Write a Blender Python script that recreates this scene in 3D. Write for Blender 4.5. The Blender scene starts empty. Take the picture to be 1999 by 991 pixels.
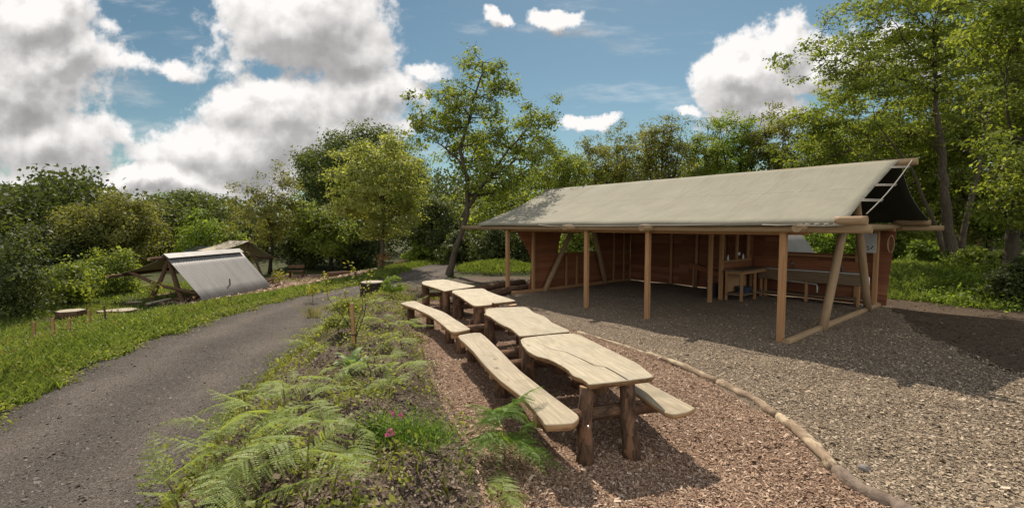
import bpy, math, random
import numpy as np
from mathutils import Vector, Matrix, Quaternion

rng = np.random.default_rng(7)
random.seed(7)
SC = bpy.context.scene
COL = SC.collection
PI = math.pi

# ------------------------------------------------------------------ camera
CAM_H, PITCH, FPX = 2.4, math.radians(3.43), 917.0
cam_d = bpy.data.cameras.new('camera')
cam = bpy.data.objects.new('camera', cam_d)
COL.objects.link(cam)
cam.location = (0, 0, CAM_H)
cam.rotation_euler = (PI / 2 - PITCH, 0, 0)
cam_d.sensor_width = 36
cam_d.lens = FPX / 1999 * 36
cam_d.clip_start = 0.05
cam_d.clip_end = 2000
SC.camera = cam

# ------------------------------------------------------------------ exposure, sun, sky
SC.view_settings.view_transform = 'Standard'
SC.view_settings.look = 'None'
SC.view_settings.gamma = 1
SC.view_settings.exposure = 0.48
SC.view_settings.use_curve_mapping = False
SUN_DIR = Vector((0.20, -0.86, -1.0)).normalized()       # the way the light travels
SUN_EL = math.asin(-SUN_DIR.z)
SUN_AZ = math.atan2(-SUN_DIR.x, -SUN_DIR.y)
sun_d = bpy.data.lights.new('sun', 'SUN')
sun_d.energy = 4.15
sun_d.angle = math.radians(0.53)
sun_d.color = (1.0, 0.90, 0.77)
sun = bpy.data.objects.new('sun', sun_d)
COL.objects.link(sun)
sun.location = (-10, 40, 60)
sun.rotation_mode = 'QUATERNION'
sun.rotation_quaternion = SUN_DIR.to_track_quat('-Z', 'Y')
SKY_STRENGTH, SKY_TINT = 0.057, (0.86, 0.98, 0.85)
# bank of cumulus: centre and half size of each mass in (tan azimuth, tan elevation) seen from the clearing
CLOUDS = [  # u, v, ru, rv, strength
    (90, 40, 150, 70, 1.0), (60, 190, 160, 110, 1.0), (110, 280, 150, 90, 1.0), (170, 110, 70, 60, .8),
    (-150, 150, 260, 240, 1.0),
    (600, 60, 190, 110, 1.1), (690, 110, 100, 60, .8), (560, 235, 190, 70, 1.0), (470, 290, 190, 75, 1.0), (640, 290, 170, 90, .95),
    (740, 200, 90, 55, .75), (300, 355, 420, 38, .9), (340, 135, 170, 20, .30), (820, 150, 60, 22, .45),
    (968, 56, 32, 17, .75), (1075, 46, 66, 26, .85), (1145, 252, 50, 18, .75), (1335, 212, 28, 12, .55),
    (1450, 160, 95, 75, 1.05), (1510, 110, 85, 60, 1.0), (1600, 150, 110, 55, .8), (1760, 110, 120, 55, .8), (1480, 230, 120, 40, .7),
]


def build_world():
    w = bpy.data.worlds.new('World')
    SC.world = w
    w.use_nodes = True
    nt = w.node_tree
    for n in list(nt.nodes):
        nt.nodes.remove(n)
    # --- density group
    g = bpy.data.node_groups.new('cloud_density', 'ShaderNodeTree')
    g.interface.new_socket('P', in_out='INPUT', socket_type='NodeSocketVector')
    g.interface.new_socket('D', in_out='OUTPUT', socket_type='NodeSocketFloat')
    g.interface.new_socket('S', in_out='OUTPUT', socket_type='NodeSocketFloat')
    N, L = g.nodes, g.links
    gi = N.new('NodeGroupInput'); go = N.new('NodeGroupOutput')

    def vm(op, a, b, tree=g):
        n = tree.nodes.new('ShaderNodeVectorMath'); n.operation = op
        for i, s in enumerate((a, b)):
            if s is None: continue
            if isinstance(s, tuple): n.inputs[i].default_value = s
            else: tree.links.new(s, n.inputs[i])
        return n.outputs['Value'] if op in ('LENGTH', 'DOT_PRODUCT') else n.outputs[0]

    def ma(op, a, b=None, c=None, tree=g, clamp=False):
        n = tree.nodes.new('ShaderNodeMath'); n.operation = op; n.use_clamp = clamp
        for i, s in enumerate((a, b, c)):
            if s is None: continue
            if isinstance(s, (int, float)): n.inputs[i].default_value = s
            else: tree.links.new(s, n.inputs[i])
        return n.outputs[0]

    def noise(vec, scale, detail, rough, tree=g, off=None):
        n = tree.nodes.new('ShaderNodeTexNoise')
        n.inputs['Scale'].default_value = scale
        n.inputs['Detail'].default_value = detail
        n.inputs['Roughness'].default_value = rough
        if off: vec = vm('ADD', vec, off, tree)
        tree.links.new(vec, n.inputs['Vector'])
        return n
    P = gi.outputs['P']
    w1 = noise(P, 5.0, 6, .62)
    warp = vm('SCALE', vm('SUBTRACT', w1.outputs['Color'], (.5, .5, .5)), None)
    warp.node.inputs['Scale'].default_value = .17
    Pw = vm('ADD', P, warp)
    acc = None
    for (u, v, ru, rv, s) in CLOUDS:
        c = ((u - 999.5) / FPX, (440 - v) / FPX, 0)
        d = vm('SUBTRACT', Pw, c)
        d = vm('MULTIPLY', d, (FPX / ru / 1.17, FPX / rv / 1.17, 0))
        ln = vm('LENGTH', d, None)
        e = ma('MULTIPLY', ma('SUBTRACT', 1.0, ln), s)
        acc = e if acc is None else ma('SMOOTH_MAX', acc, e, .12)
    nz = noise(P, 7.5, 9, .60, off=(3.1, 1.7, 0))
    nz2 = noise(P, 20, 8, .62, off=(9.1, 4.7, 0))
    D = ma('ADD', acc, ma('MULTIPLY', ma('SUBTRACT', nz.outputs['Fac'], .5), 1.25))
    D = ma('ADD', D, ma('MULTIPLY', ma('SUBTRACT', nz2.outputs['Fac'], .5), .62))
    L.new(D, go.inputs['D'])
    ns = noise(P, 7.5, 3.5, .55, off=(3.1, 1.7, 0))
    ns2 = noise(P, 16, 3, .5, off=(9.1, 4.7, 0))
    S = ma('ADD', acc, ma('MULTIPLY', ma('SUBTRACT', ns.outputs['Fac'], .5), 1.25))
    S = ma('ADD', S, ma('MULTIPLY', ma('SUBTRACT', ns2.outputs['Fac'], .5), .45))
    L.new(S, go.inputs['S'])
    # --- world
    N, L = nt.nodes, nt.links
    tc = N.new('ShaderNodeTexCoord')
    sep = N.new('ShaderNodeSeparateXYZ'); L.new(tc.outputs['Generated'], sep.inputs[0])
    dy = ma('MAXIMUM', ma('ABSOLUTE', sep.outputs['Y'], tree=nt), .08, tree=nt)
    px = ma('DIVIDE', sep.outputs['X'], dy, tree=nt)
    pz = ma('DIVIDE', sep.outputs['Z'], dy, tree=nt)
    cmb = N.new('ShaderNodeCombineXYZ'); L.new(px, cmb.inputs[0]); L.new(pz, cmb.inputs[1])
    P = cmb.outputs[0]

    def dens(vec):
        n = N.new('ShaderNodeGroup'); n.node_tree = g
        L.new(vec, n.inputs[0]); return n.outputs
    g0 = dens(P); d0, s0 = g0[0], g0[1]
    g1 = dens(vm('ADD', P, (-.010, .030, 0), nt)); d1 = g1[1]
    d2 = dens(vm('ADD', P, (-.02, .11, 0), nt))[1]
    mr = N.new('ShaderNodeMapRange'); mr.interpolation_type = 'SMOOTHSTEP'
    mr.inputs['From Min'].default_value = .02; mr.inputs['From Max'].default_value = .30
    L.new(d0, mr.inputs['Value'])
    alpha = mr.outputs[0]
    # thin streaks between the heaps
    mpn = N.new('ShaderNodeMapping'); mpn.inputs['Rotation'].default_value = (0, 0, -.32); mpn.inputs['Scale'].default_value = (2.2, 9, 1); L.new(P, mpn.inputs['Vector'])
    ci = noise(mpn.outputs[0], 1.6, 8, .62, nt, off=(4.4, 1.3, 0))
    mc = N.new('ShaderNodeMapRange'); mc.interpolation_type = 'SMOOTHSTEP'
    mc.inputs['From Min'].default_value = .52; mc.inputs['From Max'].default_value = .78; mc.inputs['To Max'].default_value = .55
    L.new(ci.outputs['Fac'], mc.inputs['Value'])
    solid = alpha
    alpha = ma('MAXIMUM', alpha, mc.outputs[0], tree=nt)
    above = ma('GREATER_THAN', sep.outputs['Z'], 0.0, tree=nt)
    alpha = ma('MULTIPLY', alpha, above, tree=nt)
    # shade: thick above -> grey base, thin towards the sun -> white
    thick = ma('ADD', ma('MULTIPLY', ma('MAXIMUM', d1, 0.0, tree=nt), .62, tree=nt), ma('MULTIPLY', ma('MAXIMUM', d2, 0.0, tree=nt), .40, tree=nt), tree=nt)
    rim = ma('ADD', ma('MULTIPLY', ma('SUBTRACT', s0, d1, tree=nt), .85, tree=nt), ma('MULTIPLY', ma('SUBTRACT', d0, s0, tree=nt), -.22, tree=nt), tree=nt)
    lit = ma('ADD', ma('SUBTRACT', .92, ma('MULTIPLY', thick, .56, tree=nt), tree=nt), ma('MULTIPLY', rim, .85, tree=nt), tree=nt)
    cr = N.new('ShaderNodeValToRGB')
    cr.color_ramp.elements[0].position = .12; cr.color_ramp.elements[0].color = (.25, .243, .243, 1)
    cr.color_ramp.elements[1].position = 1.0; cr.color_ramp.elements[1].color = (.72, .70, .685, 1)
    e = cr.color_ramp.elements.new(.45); e.color = (.35, .34, .337, 1)
    e = cr.color_ramp.elements.new(.72); e.color = (.52, .505, .495, 1)
    L.new(lit, cr.inputs[0])
    sky = N.new('ShaderNodeTexSky'); sky.sky_type = 'NISHITA'; sky.sun_disc = False
    sky.sun_elevation = SUN_EL; sky.sun_rotation = -SUN_AZ
    sky.air_density = 1.0; sky.dust_density = .3; sky.ozone_density = 2.0; sky.altitude = 100
    tint = N.new('ShaderNodeMix'); tint.data_type = 'RGBA'; tint.blend_type = 'MULTIPLY'
    tint.inputs['Factor'].default_value = 1.0
    L.new(sky.outputs[0], tint.inputs['A']); tint.inputs['B'].default_value = SKY_TINT + (1,)
    b1 = N.new('ShaderNodeBackground'); L.new(tint.outputs['Result'], b1.inputs[0]); b1.inputs[1].default_value = SKY_STRENGTH
    b2 = N.new('ShaderNodeBackground'); L.new(cr.outputs[0], b2.inputs[0])
    # extra cloud behind us, out of view, added and brightened for fill light
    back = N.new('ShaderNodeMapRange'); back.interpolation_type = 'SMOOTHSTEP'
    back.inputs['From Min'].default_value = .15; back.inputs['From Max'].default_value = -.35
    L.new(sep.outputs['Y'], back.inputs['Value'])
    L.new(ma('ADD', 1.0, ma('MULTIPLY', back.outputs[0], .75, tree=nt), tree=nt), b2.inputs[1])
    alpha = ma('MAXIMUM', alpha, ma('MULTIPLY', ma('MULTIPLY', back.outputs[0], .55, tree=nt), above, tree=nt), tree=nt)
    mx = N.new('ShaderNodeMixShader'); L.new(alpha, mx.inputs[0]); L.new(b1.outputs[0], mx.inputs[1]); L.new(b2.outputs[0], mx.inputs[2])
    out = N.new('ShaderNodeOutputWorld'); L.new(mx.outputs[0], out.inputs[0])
    w.cycles.sampling_method = 'MANUAL'
    w.cycles.sample_map_resolution = 512


build_world()
SC.cycles.max_bounces = 6
SC.cycles.diffuse_bounces = 4
SC.cycles.glossy_bounces = 2
SC.cycles.transmission_bounces = 3
SC.cycles.transparent_max_bounces = 4
SC.cycles.use_denoising = True

# ------------------------------------------------------------------ rays of the photograph's lens
FW = Vector((0, math.cos(PITCH), -math.sin(PITCH)))
UP = Vector((0, math.sin(PITCH), math.cos(PITCH)))


def ray(u, v):
    return (FW + Vector((1, 0, 0)) * ((u - 999.5) / FPX) + UP * ((495.5 - v) / FPX))


def at(u, v, z=0.0):
    r = ray(u, v); k = (z - CAM_H) / r.z
    return Vector((0, 0, CAM_H)) + r * k


def atd(u, v, d):
    r = ray(u, v); k = d / r.y
    return Vector((0, 0, CAM_H)) + r * k


def ss(a, b, x):
    t = np.clip((np.asarray(x, float) - a) / (b - a), 0, 1)
    return t * t * (3 - 2 * t)


# ------------------------------------------------------------------ the lie of the land
def XL(y): return np.interp(y, [-3, 2, 4, 6.2, 7.46, 9.2, 12.8, 16.3, 18.6, 22.4, 26.8, 29, 33], [-4.4, -5.1, -6.0, -6.85, -7.22, -7.65, -7.8, -7.3, -6.5, -5.8, -5.6, -5.2, -3.5])
def XR(y): return np.interp(y, [-3, 0, 4, 6, 7.6, 9.2, 12, 15, 17, 20, 23, 26.5, 28, 33], [-2.3, -2.5, -2.95, -3.6, -3.9, -4.1, -4.5, -4.9, -4.5, -3.4, -2.8, -2.3, 2, 11])
def XB(y): return np.interp(y, [-3, 0, 3, 4.4, 6.1, 8.5, 12.2, 15, 17, 20], [.5, .35, .0, -.25, -.85, -1.6, -2.75, -3.3, -3.5, -3.2])
def XE(y): return np.interp(y, [-3, 1, 4, 4.5, 5.1, 5.8, 7.1, 8.46, 9.6, 10.5, 13, 15.5, 16.5, 20.4, 22], [3.0, 3.3, 3.23, 3.13, 3.24, 3.29, 3.1, 2.6, 2.1, 1.5, .2, -.9, -.3, 4.8, 6.4])
def XG(y): return np.interp(y, [-3, 2, 6, 8, 10, 12, 14.4, 17, 20.6, 22], [7.5, 7.6, 8.0, 8.4, 9.0, 10.2, 11.6, 9.4, 5.6, 6.4])
def HB(y): return np.interp(y, [-3, 0, 3, 6, 9, 12, 15, 17, 18.5], [.75, .75, .62, .45, .36, .28, .18, .1, 0])


P4 = Vector((5.58, 9.65, 0))
AX = Vector((.641, -.768, 0)).normalized()
NX = Vector((-AX.y, AX.x, 0))


def hz(x, y):
    x = np.asarray(x, float); y = np.asarray(y, float)
    dl = XL(y) - x
    z = -1.05 * ss(.3, 8.5, dl)
    t = np.clip((x - XR(y)) / (XB(y) - XR(y)), 0, 1)
    bump = HB(y) * np.sin(PI * t) ** .85
    bump = np.where((XB(y) > XR(y)), bump, 0)
    z = z + bump * (1 + .22 * np.sin(x * 5.1 + y * 1.3) * np.sin(y * 3.7))
    z = z - .12 * ss(7.5, 4.6, y) * ss(-.6, .6, x) * ss(3.2, 2.4, x)
    n = (x - P4.x) * NX.x + (y - P4.y) * NX.y
    z = z + .75 * ss(8.6, 13.5, n) * ss(8, 12, x)
    z = z + .55 * np.exp(-(((x + .6) / 2.1) ** 2 + ((y - 24.0) / 1.8) ** 2))
    z = z + .012 * np.sin(x * 3.1 + 1.3 * np.sin(y * 2.1)) + .010 * np.sin(y * 4.3 + x * 1.1)
    return z


def gz(x, y): return float(hz(x, y))


def gat(u, v):
    """point of the land that pixel u, v looks at"""
    r = ray(u, v); o = Vector((0, 0, CAM_H)); k = .5
    while k < 200:
        p = o + r * k
        if p.z <= gz(p.x, p.y): break
        k += .02 + k * .002
    p = o + r * k
    return Vector((p.x, p.y, gz(p.x, p.y)))


# ------------------------------------------------------------------ materials
MATS = {}


class NT:
    def __init__(s, name):
        m = bpy.data.materials.new(name); m.use_nodes = True; s.m = m; s.t = m.node_tree
        for n in list(s.t.nodes): s.t.nodes.remove(n)
        s.out = s.n('ShaderNodeOutputMaterial')

    def n(s, k, **kw):
        x = s.t.nodes.new(k)
        for a, b in kw.items(): setattr(x, a, b)
        return x

    def l(s, a, b): s.t.links.new(a, b)

    def noise(s, vec, scale, detail=4, rough=.55, dist=0):
        n = s.n('ShaderNodeTexNoise')
        n.inputs['Scale'].default_value = scale; n.inputs['Detail'].default_value = detail
        n.inputs['Roughness'].default_value = rough; n.inputs['Distortion'].default_value = dist
        if vec is not None: s.l(vec, n.inputs['Vector'])
        return n.outputs['Fac']

    def voro(s, vec, scale, feature='F1', out='Distance', rnd=1.0):
        n = s.n('ShaderNodeTexVoronoi'); n.feature = feature
        n.inputs['Scale'].default_value = scale; n.inputs['Randomness'].default_value = rnd
        if vec is not None: s.l(vec, n.inputs['Vector'])
        return n.outputs[out]

    def ramp(s, fac, stops):
        r = s.n('ShaderNodeValToRGB'); e = r.color_ramp.elements
        while len(e) < len(stops): e.new(.5)
        for x, (p, c) in zip(e, stops):
            x.position = p; x.color = (c[0], c[1], c[2], 1)
        s.l(fac, r.inputs[0]); return r.outputs[0]

    def mix(s, fac, a, b, blend='MIX'):
        m = s.n('ShaderNodeMix'); m.data_type = 'RGBA'; m.blend_type = blend
        for k, v in (('Factor', fac), ('A', a), ('B', b)):
            if isinstance(v, (int, float)): m.inputs[k].default_value = v
            elif isinstance(v, tuple): m.inputs[k].default_value = v + (1,) if len(v) == 3 else v
            else: s.l(v, m.inputs[k])
        return m.outputs['Result']

    def math(s, op, a, b=0.0):
        m = s.n('ShaderNodeMath', operation=op)
        for i, v in enumerate((a, b)):
            if isinstance(v, (int, float)): m.inputs[i].default_value = v
            else: s.l(v, m.inputs[i])
        return m.outputs[0]

    def mapv(s, vec, scale, loc=None):
        m = s.n('ShaderNodeMapping'); m.inputs['Scale'].default_value = scale
        s.l(vec, m.inputs['Vector'])
        if loc is not None: s.l(loc, m.inputs['Location'])
        return m.outputs[0]

    def coords(s, kind='Object'):
        return s.n('ShaderNodeTexCoord').outputs[kind]

    def rand_off(s, k=40):
        oi = s.n('ShaderNodeObjectInfo')
        c = s.n('ShaderNodeCombineXYZ')
        s.l(s.math('MULTIPLY', oi.outputs['Random'], k), c.inputs[0])
        s.l(s.math('MULTIPLY', oi.outputs['Random'], k * 1.7), c.inputs[1])
        return c.outputs[0]

    def bump(s, h, strength, dist=.02):
        b = s.n('ShaderNodeBump'); b.inputs['Strength'].default_value = strength; b.inputs['Distance'].default_value = dist
        s.l(h, b.inputs['Height']); return b.outputs[0]

    def principled(s, col, rough=.8, normal=None, metallic=0.0, spec=.3):
        p = s.n('ShaderNodeBsdfPrincipled')
        if isinstance(col, tuple): p.inputs['Base Color'].default_value = col + (1,)
        else: s.l(col, p.inputs['Base Color'])
        if isinstance(rough, (int, float)): p.inputs['Roughness'].default_value = rough
        else: s.l(rough, p.inputs['Roughness'])
        p.inputs['Metallic'].default_value = metallic
        p.inputs['Specular IOR Level'].default_value = spec
        if normal is not None: s.l(normal, p.inputs['Normal'])
        s.l(p.outputs[0], s.out.inputs[0]); return p


def leaf_mat(name, dark, light, trans=.45, spec=.25):
    s = NT(name)
    a = s.n('ShaderNodeAttribute'); a.attribute_name = 'tint'
    mid = tuple((p + q) / 2 for p, q in zip(dark, light))
    col = s.ramp(a.outputs['Fac'], [(0, dark), (.5, mid), (1, light)])
    d = s.n('ShaderNodeBsdfPrincipled'); s.l(col, d.inputs['Base Color'])
    d.inputs['Roughness'].default_value = .55; d.inputs['Specular IOR Level'].default_value = spec
    t = s.n('ShaderNodeBsdfTranslucent')
    s.l(s.mix(1.0, col, (1.25, 1.2, .55), 'MULTIPLY'), t.inputs[0])
    m = s.n('ShaderNodeMixShader'); m.inputs[0].default_value = trans
    s.l(d.outputs[0], m.inputs[1]); s.l(t.outputs[0], m.inputs[2]); s.l(m.outputs[0], s.out.inputs[0])
    MATS[name] = s.m; return s.m


def tint_mat(name, stops, rough=.85):
    s = NT(name)
    a = s.n('ShaderNodeAttribute'); a.attribute_name = 'tint'
    s.principled(s.ramp(a.outputs['Fac'], stops), rough, spec=.2)
    MATS[name] = s.m; return s.m


def ground_mat(name, stops, big, s1=22, s2=90, bump=.6, voro=None, patch=None, tracks=False):
    s = NT(name); c = s.coords('Object')
    n1 = s.noise(c, s1, 6, .65); n2 = s.noise(c, s2, 4, .6)
    f = s.math('ADD', s.math('MULTIPLY', n1, .5), s.math('MULTIPLY', n2, .5))
    h = f
    if voro:
        vd = s.voro(c, voro, out='Color'); vh = s.voro(c, voro)
        bw = s.n('ShaderNodeRGBToBW'); s.l(vd, bw.inputs[0])
        f = s.math('ADD', s.math('MULTIPLY', f, .35), s.math('MULTIPLY', bw.outputs[0], .65))
        h = s.math('ADD', s.math('MULTIPLY', h, .4), s.math('SUBTRACT', .6, vh))
    col = s.ramp(f, stops)
    nb = s.noise(c, .9, 5, .6)
    col = s.mix(1.0, col, s.ramp(nb, [(.3, (big,) * 3), (.7, (1, 1, 1))]), 'MULTIPLY')
    if patch:
        np_ = s.noise(c, patch[0], 5, .65)
        col = s.mix(s.ramp(np_, [(patch[1], (0, 0, 0)), (patch[2], (1, 1, 1))]), col, patch[3])
    if tracks:      # two trodden wheel lines, paler and finer than the loose middle and edges
        sp = s.n('ShaderNodeSeparateXYZ'); s.l(s.coords('UV'), sp.inputs[0])
        wv = s.math('MULTIPLY', s.math('SUBTRACT', s.noise(c, .35, 3, .5), .5), .10)
        d = s.math('ABSOLUTE', s.math('SUBTRACT', s.math('ABSOLUTE', s.math('SUBTRACT', s.math('ADD', sp.outputs['X'], wv), .53)), .23))
        d = s.math('ADD', d, s.math('MULTIPLY', s.math('SUBTRACT', s.noise(c, 3.5, 5, .7), .5), .16))
        col = s.mix(1.0, col, s.ramp(d, [(.02, (1.22, 1.19, 1.15)), (.17, (.86, .86, .86))]), 'MULTIPLY')
    s.principled(col, .92, s.bump(h, bump, .03), spec=.15)
    MATS[name] = s.m; return s.m


def wood_mat(name, dark, light, grain=22, along=1.6, rough=.7, bump=.25, stain=None, knots=True, slab=False):
    s = NT(name); uv = s.coords('UV'); off = s.rand_off()
    g = s.noise(s.mapv(uv, (along, grain, 1), off), 1.0, 6, .6, .6)
    g2 = s.noise(s.mapv(uv, (along * 2, grain * 4, 1), off), 1.0, 3, .6)
    f = s.math('ADD', s.math('MULTIPLY', g, .7), s.math('MULTIPLY', g2, .3))
    col = s.ramp(f, [(.3, dark), (.7, light)])
    if knots:
        k = s.voro(s.mapv(uv, (1.6, 4.5, 1), off), 1.0)
        col = s.mix(s.ramp(k, [(.03, (.7, .7, .7)), (.11, (0, 0, 0))]), col, tuple(x * .45 for x in dark))
    if stain:
        b = s.noise(s.mapv(uv, (1.7, 3.5, 1), off), 1.0, 5, .65, .8)
        col = s.mix(s.ramp(b, [(.48, (0, 0, 0)), (.72, (.75, .75, .75))]), col, stain)
    if slab:      # cathedral figure, weathered grey patches, dark knots and a slight tone of its own per plank
        rg = s.n('ShaderNodeTexWave'); rg.wave_type = 'BANDS'; rg.bands_direction = 'Y'
        rg.inputs['Scale'].default_value = 3.2; rg.inputs['Distortion'].default_value = 9; rg.inputs['Detail'].default_value = 4; rg.inputs['Detail Scale'].default_value = .8
        s.l(s.mapv(uv, (.55, 1.6, 1), off), rg.inputs['Vector'])
        col = s.mix(s.math('MULTIPLY', rg.outputs['Fac'], .34), col, (.26, .20, .12))
        gp = s.noise(s.mapv(uv, (2.6, 3.4, 1), off), 1.0, 6, .7, .5)
        col = s.mix(s.ramp(gp, [(.5, (0, 0, 0)), (.7, (.6, .6, .6))]), col, (.30, .275, .225))
        kd = s.voro(s.mapv(uv, (1.5, 2.2, 1), off), 1.0)
        kn = s.noise(s.mapv(uv, (14, 14, 1), off), 1.0, 4, .6)
        col = s.mix(s.ramp(s.math('ADD', kd, s.math('MULTIPLY', kn, .06)), [(.06, (.85, .85, .85)), (.13, (0, 0, 0))]), col, (.10, .065, .035))
        oi = s.n('ShaderNodeObjectInfo')
        col = s.mix(1.0, col, s.ramp(oi.outputs['Random'], [(0, (.88, .86, .83)), (1, (1.06, 1.04, 1.0))]), 'MULTIPLY')
    s.principled(col, rough, s.bump(f, bump, .006), spec=.25)
    MATS[name] = s.m; return s.m


def bark_mat(name, dark, light, su=5, sv=26, bump=1.0, patch=None):
    s = NT(name); uv = s.coords('UV'); off = s.rand_off()
    f = s.noise(s.mapv(uv, (su, sv, 1), off), 1.0, 7, .7, .8)
    col = s.ramp(f, [(.32, dark), (.68, light)])
    if patch:
        b = s.noise(s.mapv(uv, (2.5, 5, 1), off), 1.0, 5, .65, .5)
        col = s.mix(s.ramp(b, [(.50, (0, 0, 0)), (.58, (.9, .9, .9))]), col, patch)
    s.principled(col, .9, s.bump(f, bump, .02), spec=.15)
    MATS[name] = s.m; return s.m


def plain_mat(name, col, rough=.6, metallic=0.0, var=.12, scale=14, spec=.3):
    s = NT(name); c = s.coords('Object')
    f = s.noise(c, scale, 5, .6)
    lo = tuple(x * (1 - var) for x in col); hi = tuple(min(1, x * (1 + var)) for x in col)
    s.principled(s.ramp(f, [(.3, lo), (.7, hi)]), rough, s.bump(f, .15, .01), metallic, spec)
    MATS[name] = s.m; return s.m


def make_materials():
    leaf_mat('leaf_oak', (0.048, 0.078, 0.021), (0.18, 0.22, 0.06), 0.48)
    leaf_mat('leaf_dark', (0.038, 0.058, 0.018), (0.14, 0.165, 0.05), 0.45)
    leaf_mat('leaf_olive', (0.1, 0.115, 0.03), (0.3, 0.3, 0.09), 0.56)
    leaf_mat('leaf_lime', (0.185, 0.225, 0.055), (0.43, 0.455, 0.16), 0.6)
    leaf_mat('leaf_mid', (0.095, 0.132, 0.026), (0.32, 0.375, 0.08), 0.6)
    leaf_mat('leaf_bright', (0.1, 0.16, 0.022), (0.3, 0.4, 0.07), 0.58)
    leaf_mat('leaf_yellow', (.18, .18, .02), (.42, .40, .07), .5)
    leaf_mat('leaf_rosette', (.11, .17, .05), (.26, .36, .14), .4)
    leaf_mat('leaf_russet', (.22, .10, .02), (.40, .22, .06), .4)
    leaf_mat('fern_green', (0.16, 0.225, 0.05), (0.42, 0.49, 0.17), 0.48)
    leaf_mat('fern_deep', (0.08, 0.15, 0.022), (0.22, 0.34, 0.065), 0.5)
    leaf_mat('grass_meadow', (0.09, 0.14, 0.03), (0.29, 0.35, 0.09), 0.5)
    leaf_mat('grass_dry', (.15, .15, .05), (.33, .30, .12), .45)
    leaf_mat('weed', (0.12, 0.15, 0.03), (0.36, 0.38, 0.1), 0.48)
    leaf_mat('petal_pink', (0.42, 0.07, 0.19), (0.62, 0.2, 0.36), 0.35)
    leaf_mat('petal_white', (.6, .62, .55), (.85, .85, .8), .3)
    tint_mat('chips', [(0, (.09, .046, .03)), (.35, (.275, .17, .11)), (.7, (.465, .325, .228)), (1, (.68, .53, .40))])
    tint_mat('shards', [(0, (.07, .052, .036)), (.32, (.215, .16, .108)), (.7, (.40, .31, .215)), (1, (.62, .52, .39))])
    tint_mat('grit', [(0, (.075, .062, .053)), (.5, (.15, .125, .108)), (.85, (.22, .187, .162)), (1, (.38, .335, .295))])
    tint_mat('litter', [(0, (.05, .035, .022)), (.5, (.11, .077, .05)), (1, (.20, .15, .10))])
    tint_mat('crumbs', [(0, (.045, .033, .025)), (.5, (.16, .115, .082)), (1, (.34, .26, .19))])
    ground_mat('m_ground', [(.3, (.035, .045, .012)), (.7, (.085, .095, .028))], .7, 12, 60, .5, patch=(1.2, .52, .66, (.06, .045, .028)))
    ground_mat('m_path', [(.2, (.07, .059, .05)), (.5, (.15, .128, .11)), (.85, (.26, .225, .195))], .74, 30, 140, .8, voro=85, tracks=True)
    ground_mat('m_chip', [(.2, (.10, .056, .036)), (.5, (.29, .185, .122)), (.85, (.50, .355, .25))], .8, 30, 120, .8, voro=75)
    ground_mat('m_yard', [(.2, (.085, .066, .048)), (.5, (.24, .185, .13)), (.85, (.42, .335, .245))], .82, 30, 120, .8, voro=75)
    ground_mat('m_soil', [(.3, (.06, .045, .034)), (.55, (.15, .11, .08)), (.8, (.27, .20, .15))], .65, 18, 90, 1.0, patch=(1.6, .56, .70, (.14, .14, .055)))
    ground_mat('m_forest', [(.3, (.055, .038, .025)), (.7, (.14, .10, .068))], .7, 14, 80, .5)
    wood_mat('slab_top', (.34,.29,.20), (.56,.495,.365), 18, 1.8, .64, .28, stain=(.28,.24,.16), slab=True)
    wood_mat('bench_top', (.29, .235, .16), (.52, .45, .33), 18, 1.6, .66, .22, stain=(.21, .18, .12), slab=True)
    wood_mat('cut_wood', (.30, .17, .08), (.46, .29, .15), 20, 3, .75)
    wood_mat('post_wood', (.29, .145, .062), (.47, .27, .13), 30, 1.4, .7)
    wood_mat('pole_wood', (.23, .145, .075), (.40, .285, .165), 24, 1.4, .7)
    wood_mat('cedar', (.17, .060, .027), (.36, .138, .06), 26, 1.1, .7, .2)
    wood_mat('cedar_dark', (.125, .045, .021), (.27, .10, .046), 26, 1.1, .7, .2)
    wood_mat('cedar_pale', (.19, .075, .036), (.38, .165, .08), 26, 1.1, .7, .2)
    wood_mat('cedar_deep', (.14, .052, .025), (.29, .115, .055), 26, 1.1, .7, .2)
    wood_mat('counter_wood', (.13, .085, .05), (.25, .175, .105), 22, 1.4, .65)
    wood_mat('stump_top', (.30, .26, .19), (.48, .42, .32), 14, 5, .8)
    bark_mat('bark_red', (.034,.021,.014), (.165,.10,.063), patch=(.24,.13,.075))
    bark_mat('bark_edge', (.10, .05, .022), (.34, .20, .10), 6, 14)
    bark_mat('bark_grey', (.030, .024, .017), (.14, .112, .078))
    bark_mat('bark_dark', (.014, .011, .008), (.065, .05, .036))
    bark_mat('bark_log', (.17, .115, .075), (.40, .30, .205), 4, 10, .6, patch=(.52, .42, .28))
    bark_mat('bark_mottled', (.12, .085, .062), (.30, .235, .185), 9, 9, .8)
    bark_mat('log_dark', (.05, .028, .018), (.19, .115, .07), 5, 20)
    plain_mat('dark_crack', (.04, .025, .014), .9)
    plain_mat('rope', (.33, .30, .25), .85)
    plain_mat('steel', (.50, .50, .50), .38, .9)
    plain_mat('white_plastic', (.70, .70, .68), .45)
    plain_mat('paper', (.42, .41, .385), .7)
    plain_mat('bucket', (.035, .038, .045), .5)
    plain_mat('blue_tub', (.03, .05, .075), .5)
    plain_mat('rubber', (.015, .015, .015), .6)
    plain_mat('stone', (.22, .195, .17), .85, var=.35)
    plain_mat('black_print', (.03, .03, .03), .7)
    # canvas
    s = NT('canvas'); uv = s.coords('UV')
    f = s.noise(uv, 1.1, 5, .6); f2 = s.noise(uv, 260, 2, .5)
    col = s.ramp(f, [(.3, (.245, .226, .172)), (.7, (.292, .271, .208))])
    sp = s.n('ShaderNodeSeparateXYZ'); s.l(uv, sp.inputs[0])
    near = s.math('LESS_THAN', s.math('ABSOLUTE', s.math('SUBTRACT', sp.outputs['Y'], 2.42)), .011)
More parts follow.
